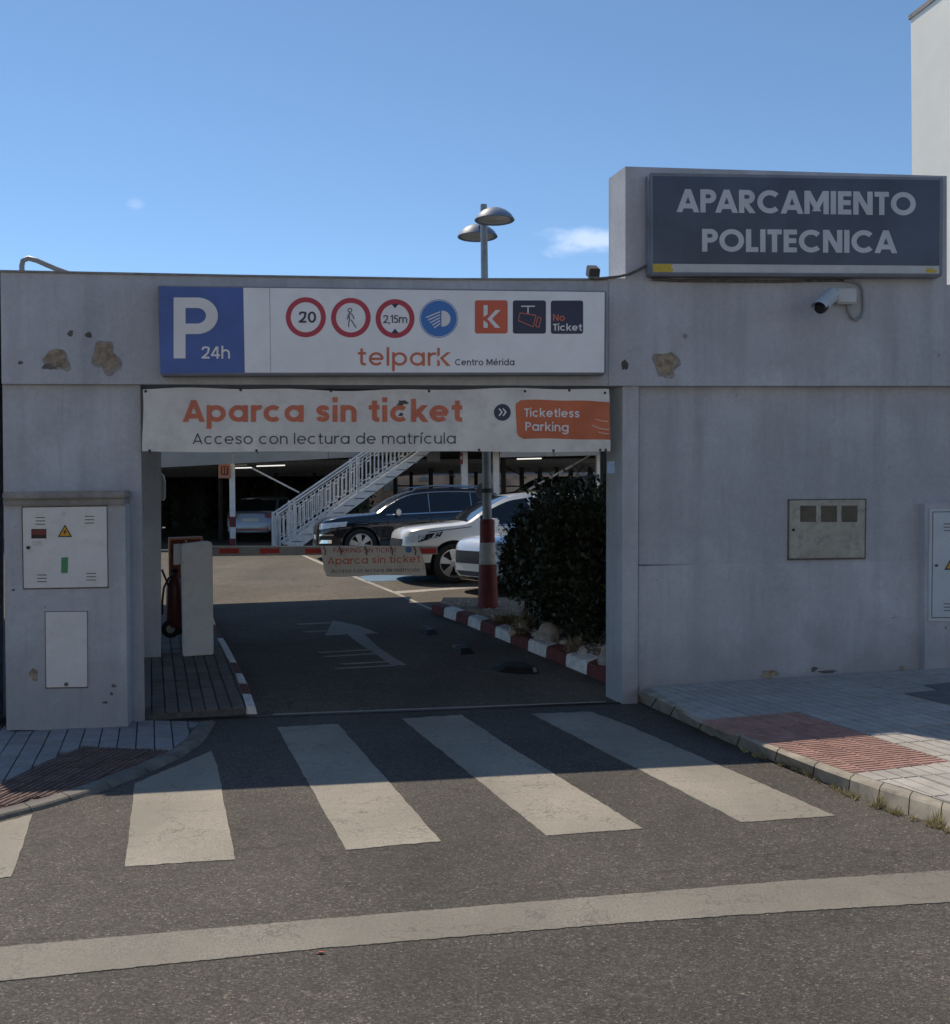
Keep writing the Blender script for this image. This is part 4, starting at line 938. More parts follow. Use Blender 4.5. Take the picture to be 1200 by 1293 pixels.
for s_, px, py in ((-1, 624.5, 262), (1, 603, 283)):
    dy = -.52 if s_ < 0 else .6
    pl = Plane((0, 1, 0), (0, lb.y+dy, 0)); c = pl.at(px, py)
    rad = 25.5/F*(lb.y+dy)
    hgt = rad*.62
    dome = MB().lathe(c, Z, [(0, rad*.08), (-hgt*.10, rad*.36), (-hgt*.30, rad*.62), (-hgt*.6, rad*.84), (-hgt*.92, rad*.97), (-hgt, rad), (-hgt*1.05, rad*.97), (-hgt*.98, rad*.90)], 32).build('lamp_dome', 'lamp_blue', lp, smooth=True, sharp=60)
    MB().lathe(c-Z*hgt*.95, Z, [(-.03, rad*.5), (0, rad*.88), (.02, rad*.88)], 28).build('lamp_bowl', 'lamp_inner', dome, smooth=True)
    MB().tube([Vector((lb.x, lb.y, c.z-hgt*.55)), Vector((c.x, c.y, c.z-hgt*.45))], .035, 8).build('arm', 'lamp_blue', lp)
rs = thing('round_sign', 'round grey sign seen from behind on the lamp post', 'sign', lp_at(615, 632))
c = lp_at(614.5, 619.5)+NB*.16
MB().lathe(c, NB, [(-.012, 11.2/pxm), (.012, 11.2/pxm)], 36).build('disc', 'galvanised', rs)
MB().lathe(Vector((lb.x, lb.y, c.z)), Z, [(-.03, .09), (.03, .09)], 20).build('clamp', 'dark_steel', rs)
MB().box(Vector((lb.x, lb.y+.1, c.z)), U*.05, NB*.06, Z*.02).build('bracket', 'dark_steel', rs)

# ------------------------------------------------------------------ hedge, dry plants, stones
def leafmass(name, blobs, nleaf, size, mt, parent, seed, surface=.55, kind='stuff', up=.25):
    rr = random.Random(seed); vs, fs = [], []; vol = [b[3]*b[4]*b[5] for b in blobs]; tot = sum(v**.67 for v in vol)
    for b, v in zip(blobs, vol):
        for _ in range(int(nleaf*v**.67/tot)):
            d = Vector((rr.gauss(0, 1), rr.gauss(0, 1), rr.gauss(0, 1))).normalized()
            k = (surface + (1-surface)*rr.random()**.6)*(1+.20*rr.gauss(0, 1)*(rr.random() < .45))
            p = Vector((b[0]+d.x*b[3]*k, b[1]+d.y*b[4]*k, b[2]+d.z*b[5]*k))
            t = (d*.6+Vector((rr.gauss(0, .7), rr.gauss(0, .7), rr.gauss(0, .7)+up))).normalized(); s_ = t.cross(Vector((rr.gauss(0, 1), rr.gauss(0, 1), rr.gauss(0, 1)))).normalized()
            l = size*rr.uniform(.6, 1.3); w_ = l*rr.uniform(.22, .36); o = len(vs)
            vs += [p, p+t*l*.5+s_*w_, p+t*l, p+t*l*.5-s_*w_]; fs.append((o, o+1, o+2, o+3))
    m_ = MB(); m_.add(vs, fs); return m_.build(name, mt, parent, kind=kind)
hb = BP.at(705, 822)
hg = thing('hedge', 'dense dark green leafy hedge between the lamp post and the right pier', 'hedge', hb)
g0 = BP.at(700, 800).z
def hpos(px, D): r = ray(px, 638); return CAM.x + r.x/r.y*D, D
blobs = []
for (px, D, ytop, ybot, hw, dep) in ((752, 12.9, 628, 846, .50, .6), (712, 13.8, 616, 796, .50, .6), (688, 14.6, 624, 772, .36, .5), (662, 14.4, 652, 752, .24, .35), (765, 13.8, 616, 800, .6, .7), (738, 12.6, 690, 836, .30, .42), (700, 13.2, 640, 790, .40, .5), (648, 15.0, 678, 752, .17, .3), (800, 12.6, 630, 840, .6, .6)):
    x, y = hpos(px, D); zt_ = CAM.z+(636-ytop)/F*D; zb = max(g0+.05, CAM.z+(636-ybot)/F*D)
    blobs.append((x, y, (zt_+zb)/2, hw, dep, (zt_-zb)/2+.03))
    cx2 = (x, y, (zt_+zb)/2)
m_ = MB()
for b_ in blobs:
    m_.lathe(Vector((b_[0], b_[1], b_[2]-b_[5]*.82)), Z, [(b_[5]*1.64*k/7, max(.02, b_[3]*.66*math.sin(math.pi*(.06+.88*k/7))**.6)) for k in range(8)], 10)
m_.build('inner_growth', 'leaf', hg, smooth=True)
leafmass('foliage', blobs, 30000, .075, 'leaf', hg, 3, .7)
leafmass('young_leaves', [(b_[0], b_[1], b_[2], b_[3]*1.02, b_[4]*1.02, b_[5]*1.03) for b_ in blobs], 2600, .065, 'leaf_pale', hg, 4, .92)
rr = random.Random(5); m_ = MB(); vs = []
for k in range(110):                                   # sprigs poking out of the outline
    b_ = rr.choice(blobs); d = Vector((rr.gauss(0, 1), rr.gauss(-.4, .6), abs(rr.gauss(.3, .7)))).normalized()
    p = Vector((b_[0]+d.x*b_[3]*.9, b_[1]+d.y*b_[4]*.9, b_[2]+d.z*b_[5]*.95)); l = rr.uniform(.12, .26); d2 = (d+Z*.6).normalized()
    m_.tube([p, p+d2*l], .004, 4)
    for j in range(9):
        t = p+d2*l*(j/8); s_ = Vector((rr.gauss(0, 1), rr.gauss(0, 1), rr.gauss(.4, .5))).normalized(); q = s_.cross(d2).normalized()
        m_.add([t, t+s_*.03+q*.011, t+s_*.062, t+s_*.03-q*.011], [(0, 1, 2, 3)])
m_.build('sprigs', 'leaf', hg, kind='stuff')
m_ = MB()
for b_ in blobs[:5]: m_.tube([Vector((b_[0], b_[1], g0-.05)), Vector((b_[0]+.03, b_[1], g0+.5))], .03, 6)
m_.build('stem', 'bark', hg)

def stone(px, py, rx, rz, seed, label):
    rr = random.Random(seed); p = BP.at(px, py); s_ = p.y/F; bm = bmesh.new(); bmesh.ops.create_icosphere(bm, subdivisions=3, radius=1)
    for v in bm.verts:
        d = v.co.normalized(); k = 1+.18*math.sin(3*d.x+seed)+.14*math.sin(5*d.y+seed*2)+.10*math.sin(7*d.z+3*d.x+seed)+.03*rr.uniform(-1, 1)
        v.co = Vector((d.x*rx*s_*k, d.y*rx*s_*.8*k, max(-.3, d.z*k)*rz*s_))
    me = bpy.data.meshes.new('garden_stone'); bm.to_mesh(me); bm.free(); me.materials.append(MT['rock']); me.shade_smooth(); me.set_sharp_from_angle(angle=R(28))
    o = bpy.data.objects.new('garden_stone', me); COL.objects.link(o); o.location = p; tag(o, label, 'stone', 'stones lying in the planting bed'); return o
stone(690, 806, 18, 15, 1, 'large pale rounded stone between the two dry plants beside the kerb')
stone(768, 838, 15, 20, 2, 'pale stone half hidden behind the right pier at the end of the hedge')
stone(648, 800, 6, 7, 3, 'small grey stone at the foot of the larger dry plant'); stone(660, 795, 5, 8, 4, 'small upright grey stone between the dry plant and the large stone')
stone(712, 812, 5, 5, 5, 'small flat stone to the right of the large pale stone')
for i_, (x_, y_, r_) in enumerate(((625, 779, 4), (664, 781, 5), (676, 803, 5), (703, 799, 6), (735, 826, 7))):
    stone(x_, y_, r_, r_*1.1, 10+i_, ('little pale stone nearest the lamp footing', 'little pale stone behind the wide dry plant', 'little pale stone just left of the large rounded stone', 'pale fist sized stone at the edge of the hedge above the large stone', 'pale stone between the large rounded stone and the right pier')[i_])
def dryplant(px, py, r_px, h_px, seed, label, n_=150):
    rr = random.Random(seed); p = BP.at(px, py)-Z*.03; s_ = p.y/F; t = thing('dry_plant', label, 'plant', p, 'dry plants in the planting bed')
    m_ = MB(); lf = MB()
    for k in range(n_):
        a = rr.uniform(0, 6.283); e = rr.uniform(.15, 1); l = rr.uniform(.6, 1)
        d = Vector((math.cos(a)*r_px*s_*(1.15-e*.6), math.sin(a)*r_px*s_*.8*(1.15-e*.6), h_px*s_*e))*l
        mid = p+d*.55+Z*.02; tip = p+d+Vector((rr.gauss(0, .02), rr.gauss(0, .02), 0))
        m_.tube([p+Vector((d.x*.1, d.y*.1, 0)), mid, tip], [.004, .003, .0015], 3, cap=False)
        for j in range(7):
            c = mid.lerp(tip, rr.random()); u = Vector((rr.gauss(0, 1), rr.gauss(0, 1), rr.gauss(0, 1))).normalized(); w_ = u.cross(Z).normalized()
            lf.add([c, c+u*.02+w_*.008, c+u*.045, c+u*.02-w_*.008], [(0, 1, 2, 3)])
    m_.build('stems', 'dry_plant', t, kind='stuff'); lf.build('leaves', 'dry_plant', t, kind='stuff')
dryplant(672, 790, 26, 28, 1, 'wide straw coloured dry plant in front of the hedge beside the lamp footing', 260)
dryplant(640, 784, 22, 12, 2, 'low flattened dry plant right at the foot of the lamp footing', 150)
dryplant(725, 823, 15, 26, 3, 'small dry brownish plant right of the large stone', 120)
dryplant(655, 800, 12, 12, 6, 'tiny dry tuft next to the small stones by the kerb', 70)
# gravel and litter on the soil
def interp2(tab, x):
    for (a, va), (b2, vb) in zip(tab, tab[1:]):
        if x <= b2: return va+(vb-va)*(x-a)/(b2-a)
    return tab[-1][1]
rr = random.Random(8); m_ = MB()
for k in range(700):
    x = rr.uniform(560, 790); yb_ = interp2(bin_, x); y = yb_-2-rr.random()**1.3*34
    if y < 757: continue
    p = BP.at(x, y)-Z*.028; s_ = rr.uniform(.008, .028)
    m_.add([p+Vector((s_, 0, 0)), p+Vector((0, s_, 0)), p+Vector((-s_, 0, 0)), p+Vector((0, -s_, 0)), p+Z*s_], [(0, 1, 4), (1, 2, 4), (2, 3, 4), (3, 0, 4)])
gv = m_.build('bed_gravel', 'rock'); tag(gv, 'loose gravel scattered over the planting bed', 'gravel'); gv['kind'] = 'stuff'

# rubber lane separators left on the asphalt
for i, (px, label) in enumerate((
    ([(529.5, 797), (533, 792.5), (539, 792), (549, 796), (554, 801), (540, 803), (531, 800)], 'black rubber lane separator stub, farthest of the three on the asphalt'),
    ([(571, 819), (576, 813.5), (583, 813), (592, 818), (600, 825.5), (582, 827), (574, 823)], 'middle black rubber lane separator stub with a grey reflector'),
    ([(619, 844), (632, 837.5), (668, 839), (681, 846), (681.5, 851), (660, 851.5), (630, 849)], 'longest black rubber lane separator nearest to the street'))):
    P = [FLOOR.at(*p) for p in px]; c = sum(P, Vector())/len(P)
    t = thing('lane_separator', label, 'lane separator', c, 'rubber lane separators')
    m_ = MB(); k = len(P); topp = [p.lerp(c, .42)+Z*.05 for p in P]
    m_.add(P+topp, [tuple(range(2*k-1, k-1, -1))]+[(j, (j+1) % k, k+(j+1) % k, k+j) for j in range(k)])
    o = m_.build('rubber_body', 'rubber', t)
    bm = bmesh.new(); bm.from_mesh(o.data); bmesh.ops.recalc_face_normals(bm, faces=bm.faces); bm.to_mesh(o.data); bm.free()
    ls = (P[1]-c).normalized()
    for s_ in ((-.3, .0, .3) if i < 2 else (.9,)):
        a = P[1].lerp(P[-1], .5)+(c-P[1])*.35+U*s_*.12+Z*.035
        if i == 2: a = P[4].lerp(c, .2)+Z*.03
        MB().box(a, U*.018, (NB*.8+Z*.5)*.035, (Z*.8-NB*.5)*.008).build('reflector', 'galvanised', t)

# weeds growing along the right kerb
rr = random.Random(11); m_ = MB()
for k in range(900):
    t = rr.random()**.8; px, py = lerp_line([(930, 941), (963, 955), (1010, 971), (1045, 989), (1105, 1016), (1180, 1041), (1200, 1049), (1280, 1086)], t)
    dens = .5+.5*math.sin(t*37)+.4*math.sin(t*91)
    if rr.random() > dens: continue
    p = STREET.at(px+rr.uniform(-3, 3), py+rr.uniform(.5, 5.5)); big = rr.random() < .12
    for j in range(5):
        d = Vector((rr.gauss(0, .5), rr.gauss(0, .5), 1)).normalized(); l = rr.uniform(.014, .036)*(1.7 if big else 1); s_ = d.cross(Vector((rr.gauss(0, 1), rr.gauss(0, 1), 0))).normalized()*.003
        m_.add([p-s_, p+s_, p+d*l], [(0, 1, 2)])
w_ = m_.build('kerb_weeds', 'weed'); tag(w_, 'dry yellow weeds growing along the right kerb joint', 'weeds'); w_['kind'] = 'stuff'
for (px, py, label) in ((1110, 1014, 'upright dry weed tuft against the kerb, left of the last one'), (1183, 1038, 'tallest dry weed tuft against the kerb near the frame edge'), (1024, 975, 'smallest dry weed tuft where the kerb leaves the shadow')):
    p = STREET.at(px, py+6); m_ = MB()
    for k in range(60):
        d = Vector((rr.gauss(.15, .35), rr.gauss(.1, .35), 1.0)).normalized(); l = rr.uniform(.04, .11)*(.6 if px < 1050 else 1); s_ = Vector((rr.gauss(0, 1), rr.gauss(0, 1), 0)).normalized()*.003
        q = p+Vector((rr.gauss(0, .012), rr.gauss(0, .012), 0)); m_.add([q-s_, q+s_, q+d*l*.6+s_, q+d*l], [(0, 1, 2, 3)])
    o = m_.build('weed_tuft', 'weed'); tag(o, label, 'weed', 'weed tufts at the right kerb')
p = STREET.at(398, 1205); m_ = MB().add([p+Z*.004, p+Vector((.02, -.008, .012)), p+Vector((.045, .004, .008)), p+Vector((.02, .014, .006))], [(0, 1, 2, 3)])
tag(m_.build('dry_leaf', 'icon_orange'), 'tiny orange dry leaf on the street just below the white line', 'leaf')
# pebbles on the street near the kerb
m_ = MB()
for k in range(160):
    p = STREET.at(rr.uniform(0, 1200), rr.uniform(1000, 1290))+Z*.001; s_ = rr.uniform(.002, .006)
    m_.add([p+Vector((s_, 0, 0)), p+Vector((0, s_, 0)), p+Vector((-s_, 0, 0)), p+Vector((0, -s_, 0)), p+Z*s_], [(0, 1, 4), (1, 2, 4), (2, 3, 4), (3, 0, 4)])
gv = m_.build('street_grit', 'rock'); tag(gv, 'fine loose grit on the street surface', 'grit'); gv['kind'] = 'stuff'

# ------------------------------------------------------------------ metal staircase
s0 = FLOOR.at(362, 692); SPL = vplane(s0); FARS = DV*1.15
st = thing('metal_staircase', 'white painted metal staircase with barred railings climbing to the upper parking deck', 'staircase', s0)
def sq(x, y, off=Vector((0, 0, 0))): return SPL.at(x, y)+off
SX0, SY0, SX1, SY1 = 360, 685.5, 548, 556.5          # upper edge of the stringer
def sl(x): return SY0+(SY1-SY0)*(x-SX0)/(SX1-SX0)
for off in (Vector((0, 0, 0)), FARS):
    MB().prism([sq(x, y, off) for x, y in ((365, 690), (360, sl(360)), (548, sl(548)), (560, sl(560)+10), (381, 690))], DV*.06).build('stringer', 'white_steel', st)
    for dy0, r_px, nm in ((-43, 1.5, 'handrail'), (-35, .7, 'upper_rail'), (-5, .8, 'lower_rail')):
        x0 = 351 if nm == 'handrail' else 356
        MB().tube([sq(x0, sl(x0)+dy0 + (0 if nm != 'handrail' else 0), off), sq(556, sl(556)+dy0, off)], r_px/50*1.0 if nm == 'handrail' else r_px/55, 6).build(nm, 'white_steel', st, smooth=True)
    x = 358.0; k = 0
    m_ = MB()
    while x < 552:
        MB().prism([sq(x, sl(x)-4.6, off), sq(x+1.5, sl(x+1.5)-4.6, off), sq(x+1.5, sl(x+1.5)-35.2, off), sq(x, sl(x)-35.2, off)], DV*.02).build('baluster', 'white_steel', st)
        if k % 2 == 0 and x < 545:
            for yy in (-8.6, -31.2):
                m_.tube([sq(x+1.5, sl(x+1.5)+yy, off), sq(x+5.2, sl(x+5.2)+yy, off)], .012, 4)
        x += 5.2; k += 1
    m_.build('decorative_scroll', 'white_steel', st, kind='stuff')
    for x in (351, 372.5, 452.5, 532):
        MB().prism([sq(x-1.8, sl(x)+1, off), sq(x+1.8, sl(x)+1, off), sq(x+1.8, sl(x)-45, off), sq(x-1.8, sl(x)-45, off)], DV*.07).build('rail_post', 'white_steel', st)
MB().prism([sq(346, 651), sq(355, 651), sq(355, 690), sq(346.5, 690)], DV*.16).build('newel', 'strip_white', st)
for k in range(14):
    x = 368+k*13.2; MB().prism([sq(x, sl(x)+3), sq(x+14, sl(x)+3), sq(x+14, sl(x)+4.6), sq(x, sl(x)+4.6)], FARS).build('tread', 'galvanised', st)

# ------------------------------------------------------------------ upper parking deck
def dpl(D): return Plane(NB, Vector((0, D, 0)))
dk = thing('parking_deck', 'upper parking deck with pale fascia panels on white steel columns', 'parking deck', FLOOR.at(294, 690))
DA, DB = dpl(31.5), dpl(29.3)
def dprism(pl, pts, depth): return MB().prism([pl.at(x, y) for x, y in pts], NB*depth)
for x0, x1 in ((120, 203), (203.6, 293.6), (294.2, 414.3), (415, 500)):
    f = lambda x: 590.3-(x-203)*.0535
    dprism(DA, [(x0, 545), (x1, 545), (x1, f(x1)), (x0, f(x0))], .08).build('fascia_panel', 'fascia_panel', dk)
for x0, x1 in ((632, 700), (700.6, 768), (768.6, 860)):
    f = lambda x: 577.5-(x-632)*.022
    dprism(DB, [(x0, 535), (x1, 535), (x1, f(x1)), (x0, f(x0))], .08).build('fascia_panel', 'fascia_panel', dk)
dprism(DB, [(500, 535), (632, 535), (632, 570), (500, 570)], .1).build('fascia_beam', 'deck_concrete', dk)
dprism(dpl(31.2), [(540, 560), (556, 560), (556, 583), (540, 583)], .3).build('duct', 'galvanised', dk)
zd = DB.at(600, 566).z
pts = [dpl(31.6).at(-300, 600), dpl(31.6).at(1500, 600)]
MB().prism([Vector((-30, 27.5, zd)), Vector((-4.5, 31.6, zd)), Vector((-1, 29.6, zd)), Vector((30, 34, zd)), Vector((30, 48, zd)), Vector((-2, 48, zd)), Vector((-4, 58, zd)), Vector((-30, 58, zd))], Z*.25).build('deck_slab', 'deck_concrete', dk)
# railing on top of the deck
for nm, xs, pl in (('deck_railing', (540, 800), dpl(29.0)),):
    m_ = MB()
    for y in (488.0, 491.5): m_.tube([pl.at(xs[0], y), pl.at(xs[1], y-2)], .03, 6)
    for i in range(14): x = xs[0]+20*i; m_.prism([pl.at(x, 487), pl.at(x+1.5, 487), pl.at(x+1.5, 540), pl.at(x, 540)], NB*.05)
    m_.build(nm, 'white_steel', dk)
FB = FLOOR.drop(Vector((0, yk, 0)))
for i in range(9):
    y = 33.5+i*1.8; MB().prism([Vector((-18, y, zd)), Vector((16, y+5.3, zd)), Vector((16, y+5.45, zd)), Vector((-18, y+.15, zd))], -Z*.16).build('joist', 'galvanised', dk)
def colm(px, ybot, w_, D, ytop=560, bands=None, mt='white_steel'):
    pl = dpl(D); a, b_ = pl.at(px-w_/2, 650), pl.at(px+w_/2, 650); zf = min(FLOOR.drop(a).z, FB.z) if a.y < yk else FB.z
    o = MB().prism([Vector((a.x, a.y, zf)), Vector((b_.x, b_.y, zf)), Vector((b_.x, b_.y, 0))+NB*.14+Z*zf, Vector((a.x, a.y, 0))+NB*.14+Z*zf], Z*(zd-zf)).build('column', mt, dk)
    for y0, y1 in bands or []:
        q = [pl.at(px-w_/2-.35, y) for y in (y0, y1)]; q2 = [pl.at(px+w_/2+.35, y) for y in (y0, y1)]
        MB().prism([q[0]-NB*.01, q2[0]-NB*.01, q2[1]-NB*.01, q[1]-NB*.01], NB*.16).build('painted_band', 'red_paint', dk)
colm(293.7, 690, 7, 32.0, bands=[(652.5, 665.5), (680, 692)])
colm(587.5, 610, 8, 30.0); colm(627.5, 620, 7.5, 30.0); colm(758, 625, 7, 30.0)
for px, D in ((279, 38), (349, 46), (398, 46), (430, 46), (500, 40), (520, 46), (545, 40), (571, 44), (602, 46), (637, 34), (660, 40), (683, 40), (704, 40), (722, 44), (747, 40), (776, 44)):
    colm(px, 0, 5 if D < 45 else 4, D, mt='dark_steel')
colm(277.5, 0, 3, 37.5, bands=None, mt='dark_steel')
def brace(px0, py0, px1, py1, D, w_, mt='white_steel'):
    pl = dpl(D); MB().tube([pl.at(px0, py0), pl.at(px1, py1)], w_/2/F*D, 6).build('brace', mt, dk)
brace(318, 591, 378, 622, 32.3, 2.4); brace(668, 618, 724, 587, 31, 3.2); brace(724, 587, 745, 575, 31, 1.8)
brace(297, 588, 312, 587, 33, 2); brace(636, 588, 665, 604, 39, 1.6, 'dark_steel'); brace(718, 615, 741, 582, 39, 1.2, 'dark_steel'); brace(735, 612, 752, 582, 39, 1.2, 'dark_steel')
brace(556, 592, 575, 602, 36, 2.2, 'galvanised'); brace(500, 600, 530, 582, 38, 1.4, 'dark_steel')
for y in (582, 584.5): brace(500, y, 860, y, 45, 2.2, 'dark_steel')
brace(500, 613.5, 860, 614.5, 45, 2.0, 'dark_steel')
def tubelight(px0, py0, px1, py1, D, lab):
    pl = dpl(D); t = thing('ceiling_light', lab, 'lamp', pl.at(px0, py0), 'tube lights under the deck')
    MB().tube([pl.at(px0, py0), pl.at(px1, py1)], .022, 6).build('tube', 'tube_light', t)
    a, b_ = pl.at(px0-1, py0-1), pl.at(px1+1, py1-1); MB().prism([a, b_, b_+NB*.1, a+NB*.1], Z*.03).build('tray', 'dark_steel', t)
tubelight(324, 588.6, 360, 587.5, 36, 'lit tube light left of the staircase under the deck'); tubelight(653, 579.6, 684, 578.8, 33, 'lit tube light right of the lamp post under the deck')
tubelight(558, 583.3, 567, 583.4, 40, 'short lit tube light between staircase and first white column'); tubelight(569, 583.4, 577, 583.5, 40, 'short lit tube light close to the first white column'); tubelight(297, 591, 318, 590.4, 38, 'thin lit tube light beside the striped column')
# fire point sign on the striped column
fs_ = thing('fire_sign', 'small red fire equipment sign with pale border next to the striped column', 'sign', dpl(31.9).at(283, 604))
dprism(dpl(31.9), [(276, 586), (291, 586), (291.5, 604), (276, 603.5)], .03).build('board', 'orange_trim', fs_); dprism(dpl(31.86), [(279, 588.5), (288.6, 588.5), (288.6, 599.5), (279, 599.5)], .02).build('red_panel', 'red_paint', fs_)
m_ = MB()
for q in ([(281, 590), (282.6, 590), (282.6, 598), (281, 598)], [(284.4, 590), (287, 590), (287, 591.4), (285.8, 591.4), (285.8, 598), (284.4, 598)]): m_.prism([dpl(31.83).at(x, y) for x, y in q], NB*.01)
m_.build('pictogram', 'orange_trim', fs_)
fs2 = thing('fire_sign', 'tiny red and white sign on the first white column right of the staircase', 'sign', dpl(29.9).at(583, 586))
dprism(dpl(29.9), [(580.6, 572), (584.6, 572), (584.6, 586), (580.6, 586)], .03).build('board', 'sticker_red', fs2)
dprism(dpl(29.86), [(581.6, 576), (583.8, 576), (583.8, 580), (581.6, 580)], .01).build('pictogram', 'white_paint', fs2)
# back wall of rough stone and the dark planting behind the left bays
bw = thing('boundary_wall', 'rough reddish tan boundary wall seen beyond the dark bays', 'wall', Vector((6, 60, FB.z)))
rr = random.Random(21); m_ = MB(); x = -4.0
m_.prism([Vector((-7, 60, FB.z)), Vector((40, 66, FB.z)), Vector((40, 66.5, FB.z)), Vector((-7, 60.5, FB.z))], Z*7); m_.build('wall_body', 'tan_wall', bw)
for i in range(60):
    x = -6.6+rr.random()*20; z_ = FB.z+1.6+rr.random()*2.4; y = 60+(x+7)*6/47
    w2, h2 = rr.uniform(.3, .8), rr.uniform(.15, .4)
    MB().prism([Vector((x, y-.08, z_)), Vector((x+w2, y-.07, z_+rr.uniform(-.05, .05))), Vector((x+w2*.9, y-.07, z_+h2)), Vector((x+.05, y-.08, z_+h2*.9))], Vector((0, .09, 0))).build('stone', rr.choice(['tan_wall', 'mortar', 'tile_grey']), bw)
bk = thing('back_hedge', 'black green planting filling the dark end of the left parking bays', 'hedge', Vector((-14, 56, FB.z)))
bl2 = [(-24+i*1.9+rr.uniform(-.4, .4), 55.5+rr.uniform(-.5, .5), FB.z+1.9+rr.uniform(-.3, .5), 1.5, 1.2, 2.4) for i in range(10)]
m_ = MB()
for b_ in bl2: m_.lathe(Vector((b_[0], b_[1]+.4, b_[2]-2.1)), Z, [(0, 1.2), (1, 1.3), (3, 1.3), (4.2, .6)], 10)
m_.build('inner_growth', 'leaf', bk, smooth=True); leafmass('foliage', bl2, 6000, .28, 'leaf_pale', bk, 9, .8)

# ------------------------------------------------------------------ cars
def interp(tab, x):
    if x <= tab[0][0]: return tab[0][1]
    for (a, va), (b_, vb) in zip(tab, tab[1:]):
        if x <= b_: t = (x-a)/(b_-a); return va+(vb-va)*t
    return tab[-1][1]
def sinterp(tab, x):                       # monotone-ish smooth interpolation
    if x <= tab[0][0]: return tab[0][1]
    for i in range(len(tab)-1):
        a, va = tab[i]; b_, vb = tab[i+1]
        if x <= b_:
            m0 = (vb-tab[i-1][1])/(b_-tab[i-1][0]) if i else (vb-va)/(b_-a)
            m1 = (tab[i+2][1]-va)/(tab[i+2][0]-a) if i+2 < len(tab) else (vb-va)/(b_-a)
            d = (vb-va)/(b_-a)
            if d == 0: m0 = m1 = 0
            else:
                m0 = max(0, min(m0/d, 2.5))*d; m1 = max(0, min(m1/d, 2.5))*d
            t = (x-a)/(b_-a); h_ = b_-a
            return (2*t**3-3*t*t+1)*va+(t**3-2*t*t+t)*h_*m0+(-2*t**3+3*t*t)*vb+(t**3-t*t)*h_*m1
    return tab[-1][1]
def make_car(spec, label, cat, loc, heading, group=None, scale=1.0, paint='car_white', detail=True):
    L, HW = spec['L'], spec['W']/2; top, belt, plan = spec['top'], spec['belt'], spec['plan']; cowl, wt_, wr, wbm = spec['cowl'], spec['wtop'], spec['rroof'], spec['rbot']
    fo, wb, rad = spec['fo'], spec['wb'], spec['r']; gf, gr = spec['glass']; bot = spec.get('bottom', [(0, .30), (.25, .20), (L-.3, .22), (L, .34)])
    t = thing('parked_car', label, cat, loc, group)
    t.rotation_euler = (0, 0, heading); t.scale = (scale,)*3
    xs = set([0, .02, .06, .12, .2, .3, .42, .55, .7] + [L-v for v in (0, .02, .06, .12, .2, .3, .45)] + [.7+i*.14 for i in range(int((L-1.2)/.14)+1)])
    for v in (cowl, wt_, wr, wbm, gf, gr): xs |= {v, v+.001}
    for a, b_ in spec['pillars']: xs |= {a, b_}
    xs = sorted(x for x in xs if 0 <= x <= L); x2 = [xs[0]]
    for x in xs[1:]:
        if x-x2[-1] > 5e-4: x2.append(x)
    xs = x2; secs = []
    for x in xs:
        zt_, zb_, w_, z0 = sinterp(top, x), sinterp(belt, x), sinterp(plan, x)*HW, sinterp(bot, x)
        zb_ = min(zb_, zt_-.03); gh = max(0, zt_-zb_-.06)
        tum = .42*gh; yb = w_-.045; yt = max(yb-tum, w_*.5)
        zs = zb_-.11*(1 if zb_ > .6 else .5)
        pts = [(0, z0), (w_*.84, z0), (w_-.045, z0+.07), (w_-.01, z0+(zs-z0)*.30), (w_-.022, z0+(zs-z0)*.58), (w_, z0+(zs-z0)*.80), (w_-.008, zs), (yb, zb_), (yt, zb_+gh*.9+.012), (yt-.07, zt_-.022 if gh > .1 else zt_-.02), (yt*.5, zt_-.003), (0, zt_)]
        secs.append([(x, y, z) for y, z in pts])
    K = len(secs[0]); vs = []; fs = []; ms = []
    idx = {}
    for i, s_ in enumerate(secs):
        for k, (x, y, z) in enumerate(s_):
            idx[(i, k, 1)] = len(vs); vs.append((L/2-x, y, z))
            if k in (0, K-1): idx[(i, k, -1)] = idx[(i, k, 1)]
            else: idx[(i, k, -1)] = len(vs); vs.append((L/2-x, -y, z))
    for i in range(len(secs)-1):
        xm = (xs[i]+xs[i+1])/2
        for k in range(K-1):
            mi = 0
            if k == 7 and gf < xm < gr and not any(a < xm < b_ for a, b_ in spec['pillars']): mi = 2
            if k >= 9 and cowl < xm < wt_: mi = 1
            if k >= 9 and wr < xm < wbm: mi = 1
            if k <= 1: mi = 3
            if k == 2: mi = 3 if spec.get('clad') else 0
            for s_ in (1, -1):
                f = [idx[(i, k, s_)], idx[(i+1, k, s_)], idx[(i+1, k+1, s_)], idx[(i, k+1, s_)]]
                f = list(dict.fromkeys(f))
                if s_ < 0: f.reverse()
                fs.append(tuple(f)); ms.append(mi)
    for i, rev in ((0, 1), (len(secs)-1, 0)):
        loop = [idx[(i, k, 1)] for k in range(K)]+[idx[(i, k, -1)] for k in range(K-2, 0, -1)]
        fs.append(tuple(loop if rev else reversed(loop))); ms.append(0)
    me = bpy.data.meshes.new('body'); me.from_pydata(vs, [], fs); me.polygons.foreach_set('material_index', ms)
    bm = bmesh.new(); bm.from_mesh(me); bmesh.ops.recalc_face_normals(bm, faces=bm.faces); bm.to_mesh(me)
    bvh = BVHTree.FromBMesh(bm); bm.free()
    names = [paint, 'car_glass', 'car_glass', 'car_trim', 'black']
    for n_ in names: me.materials.append(MT[n_])
    ob = bpy.data.objects.new('body', me); COL.objects.link(ob)
    cm = MB()
    for wx in (L/2-fo, L/2-fo-wb):
        for s_ in (1, -1): cm.lathe(Vector((wx, s_*(HW-.30), rad)), Vector((0, s_, 0)), [(0, rad+.055), (.5, rad+.055)], 36, 4)
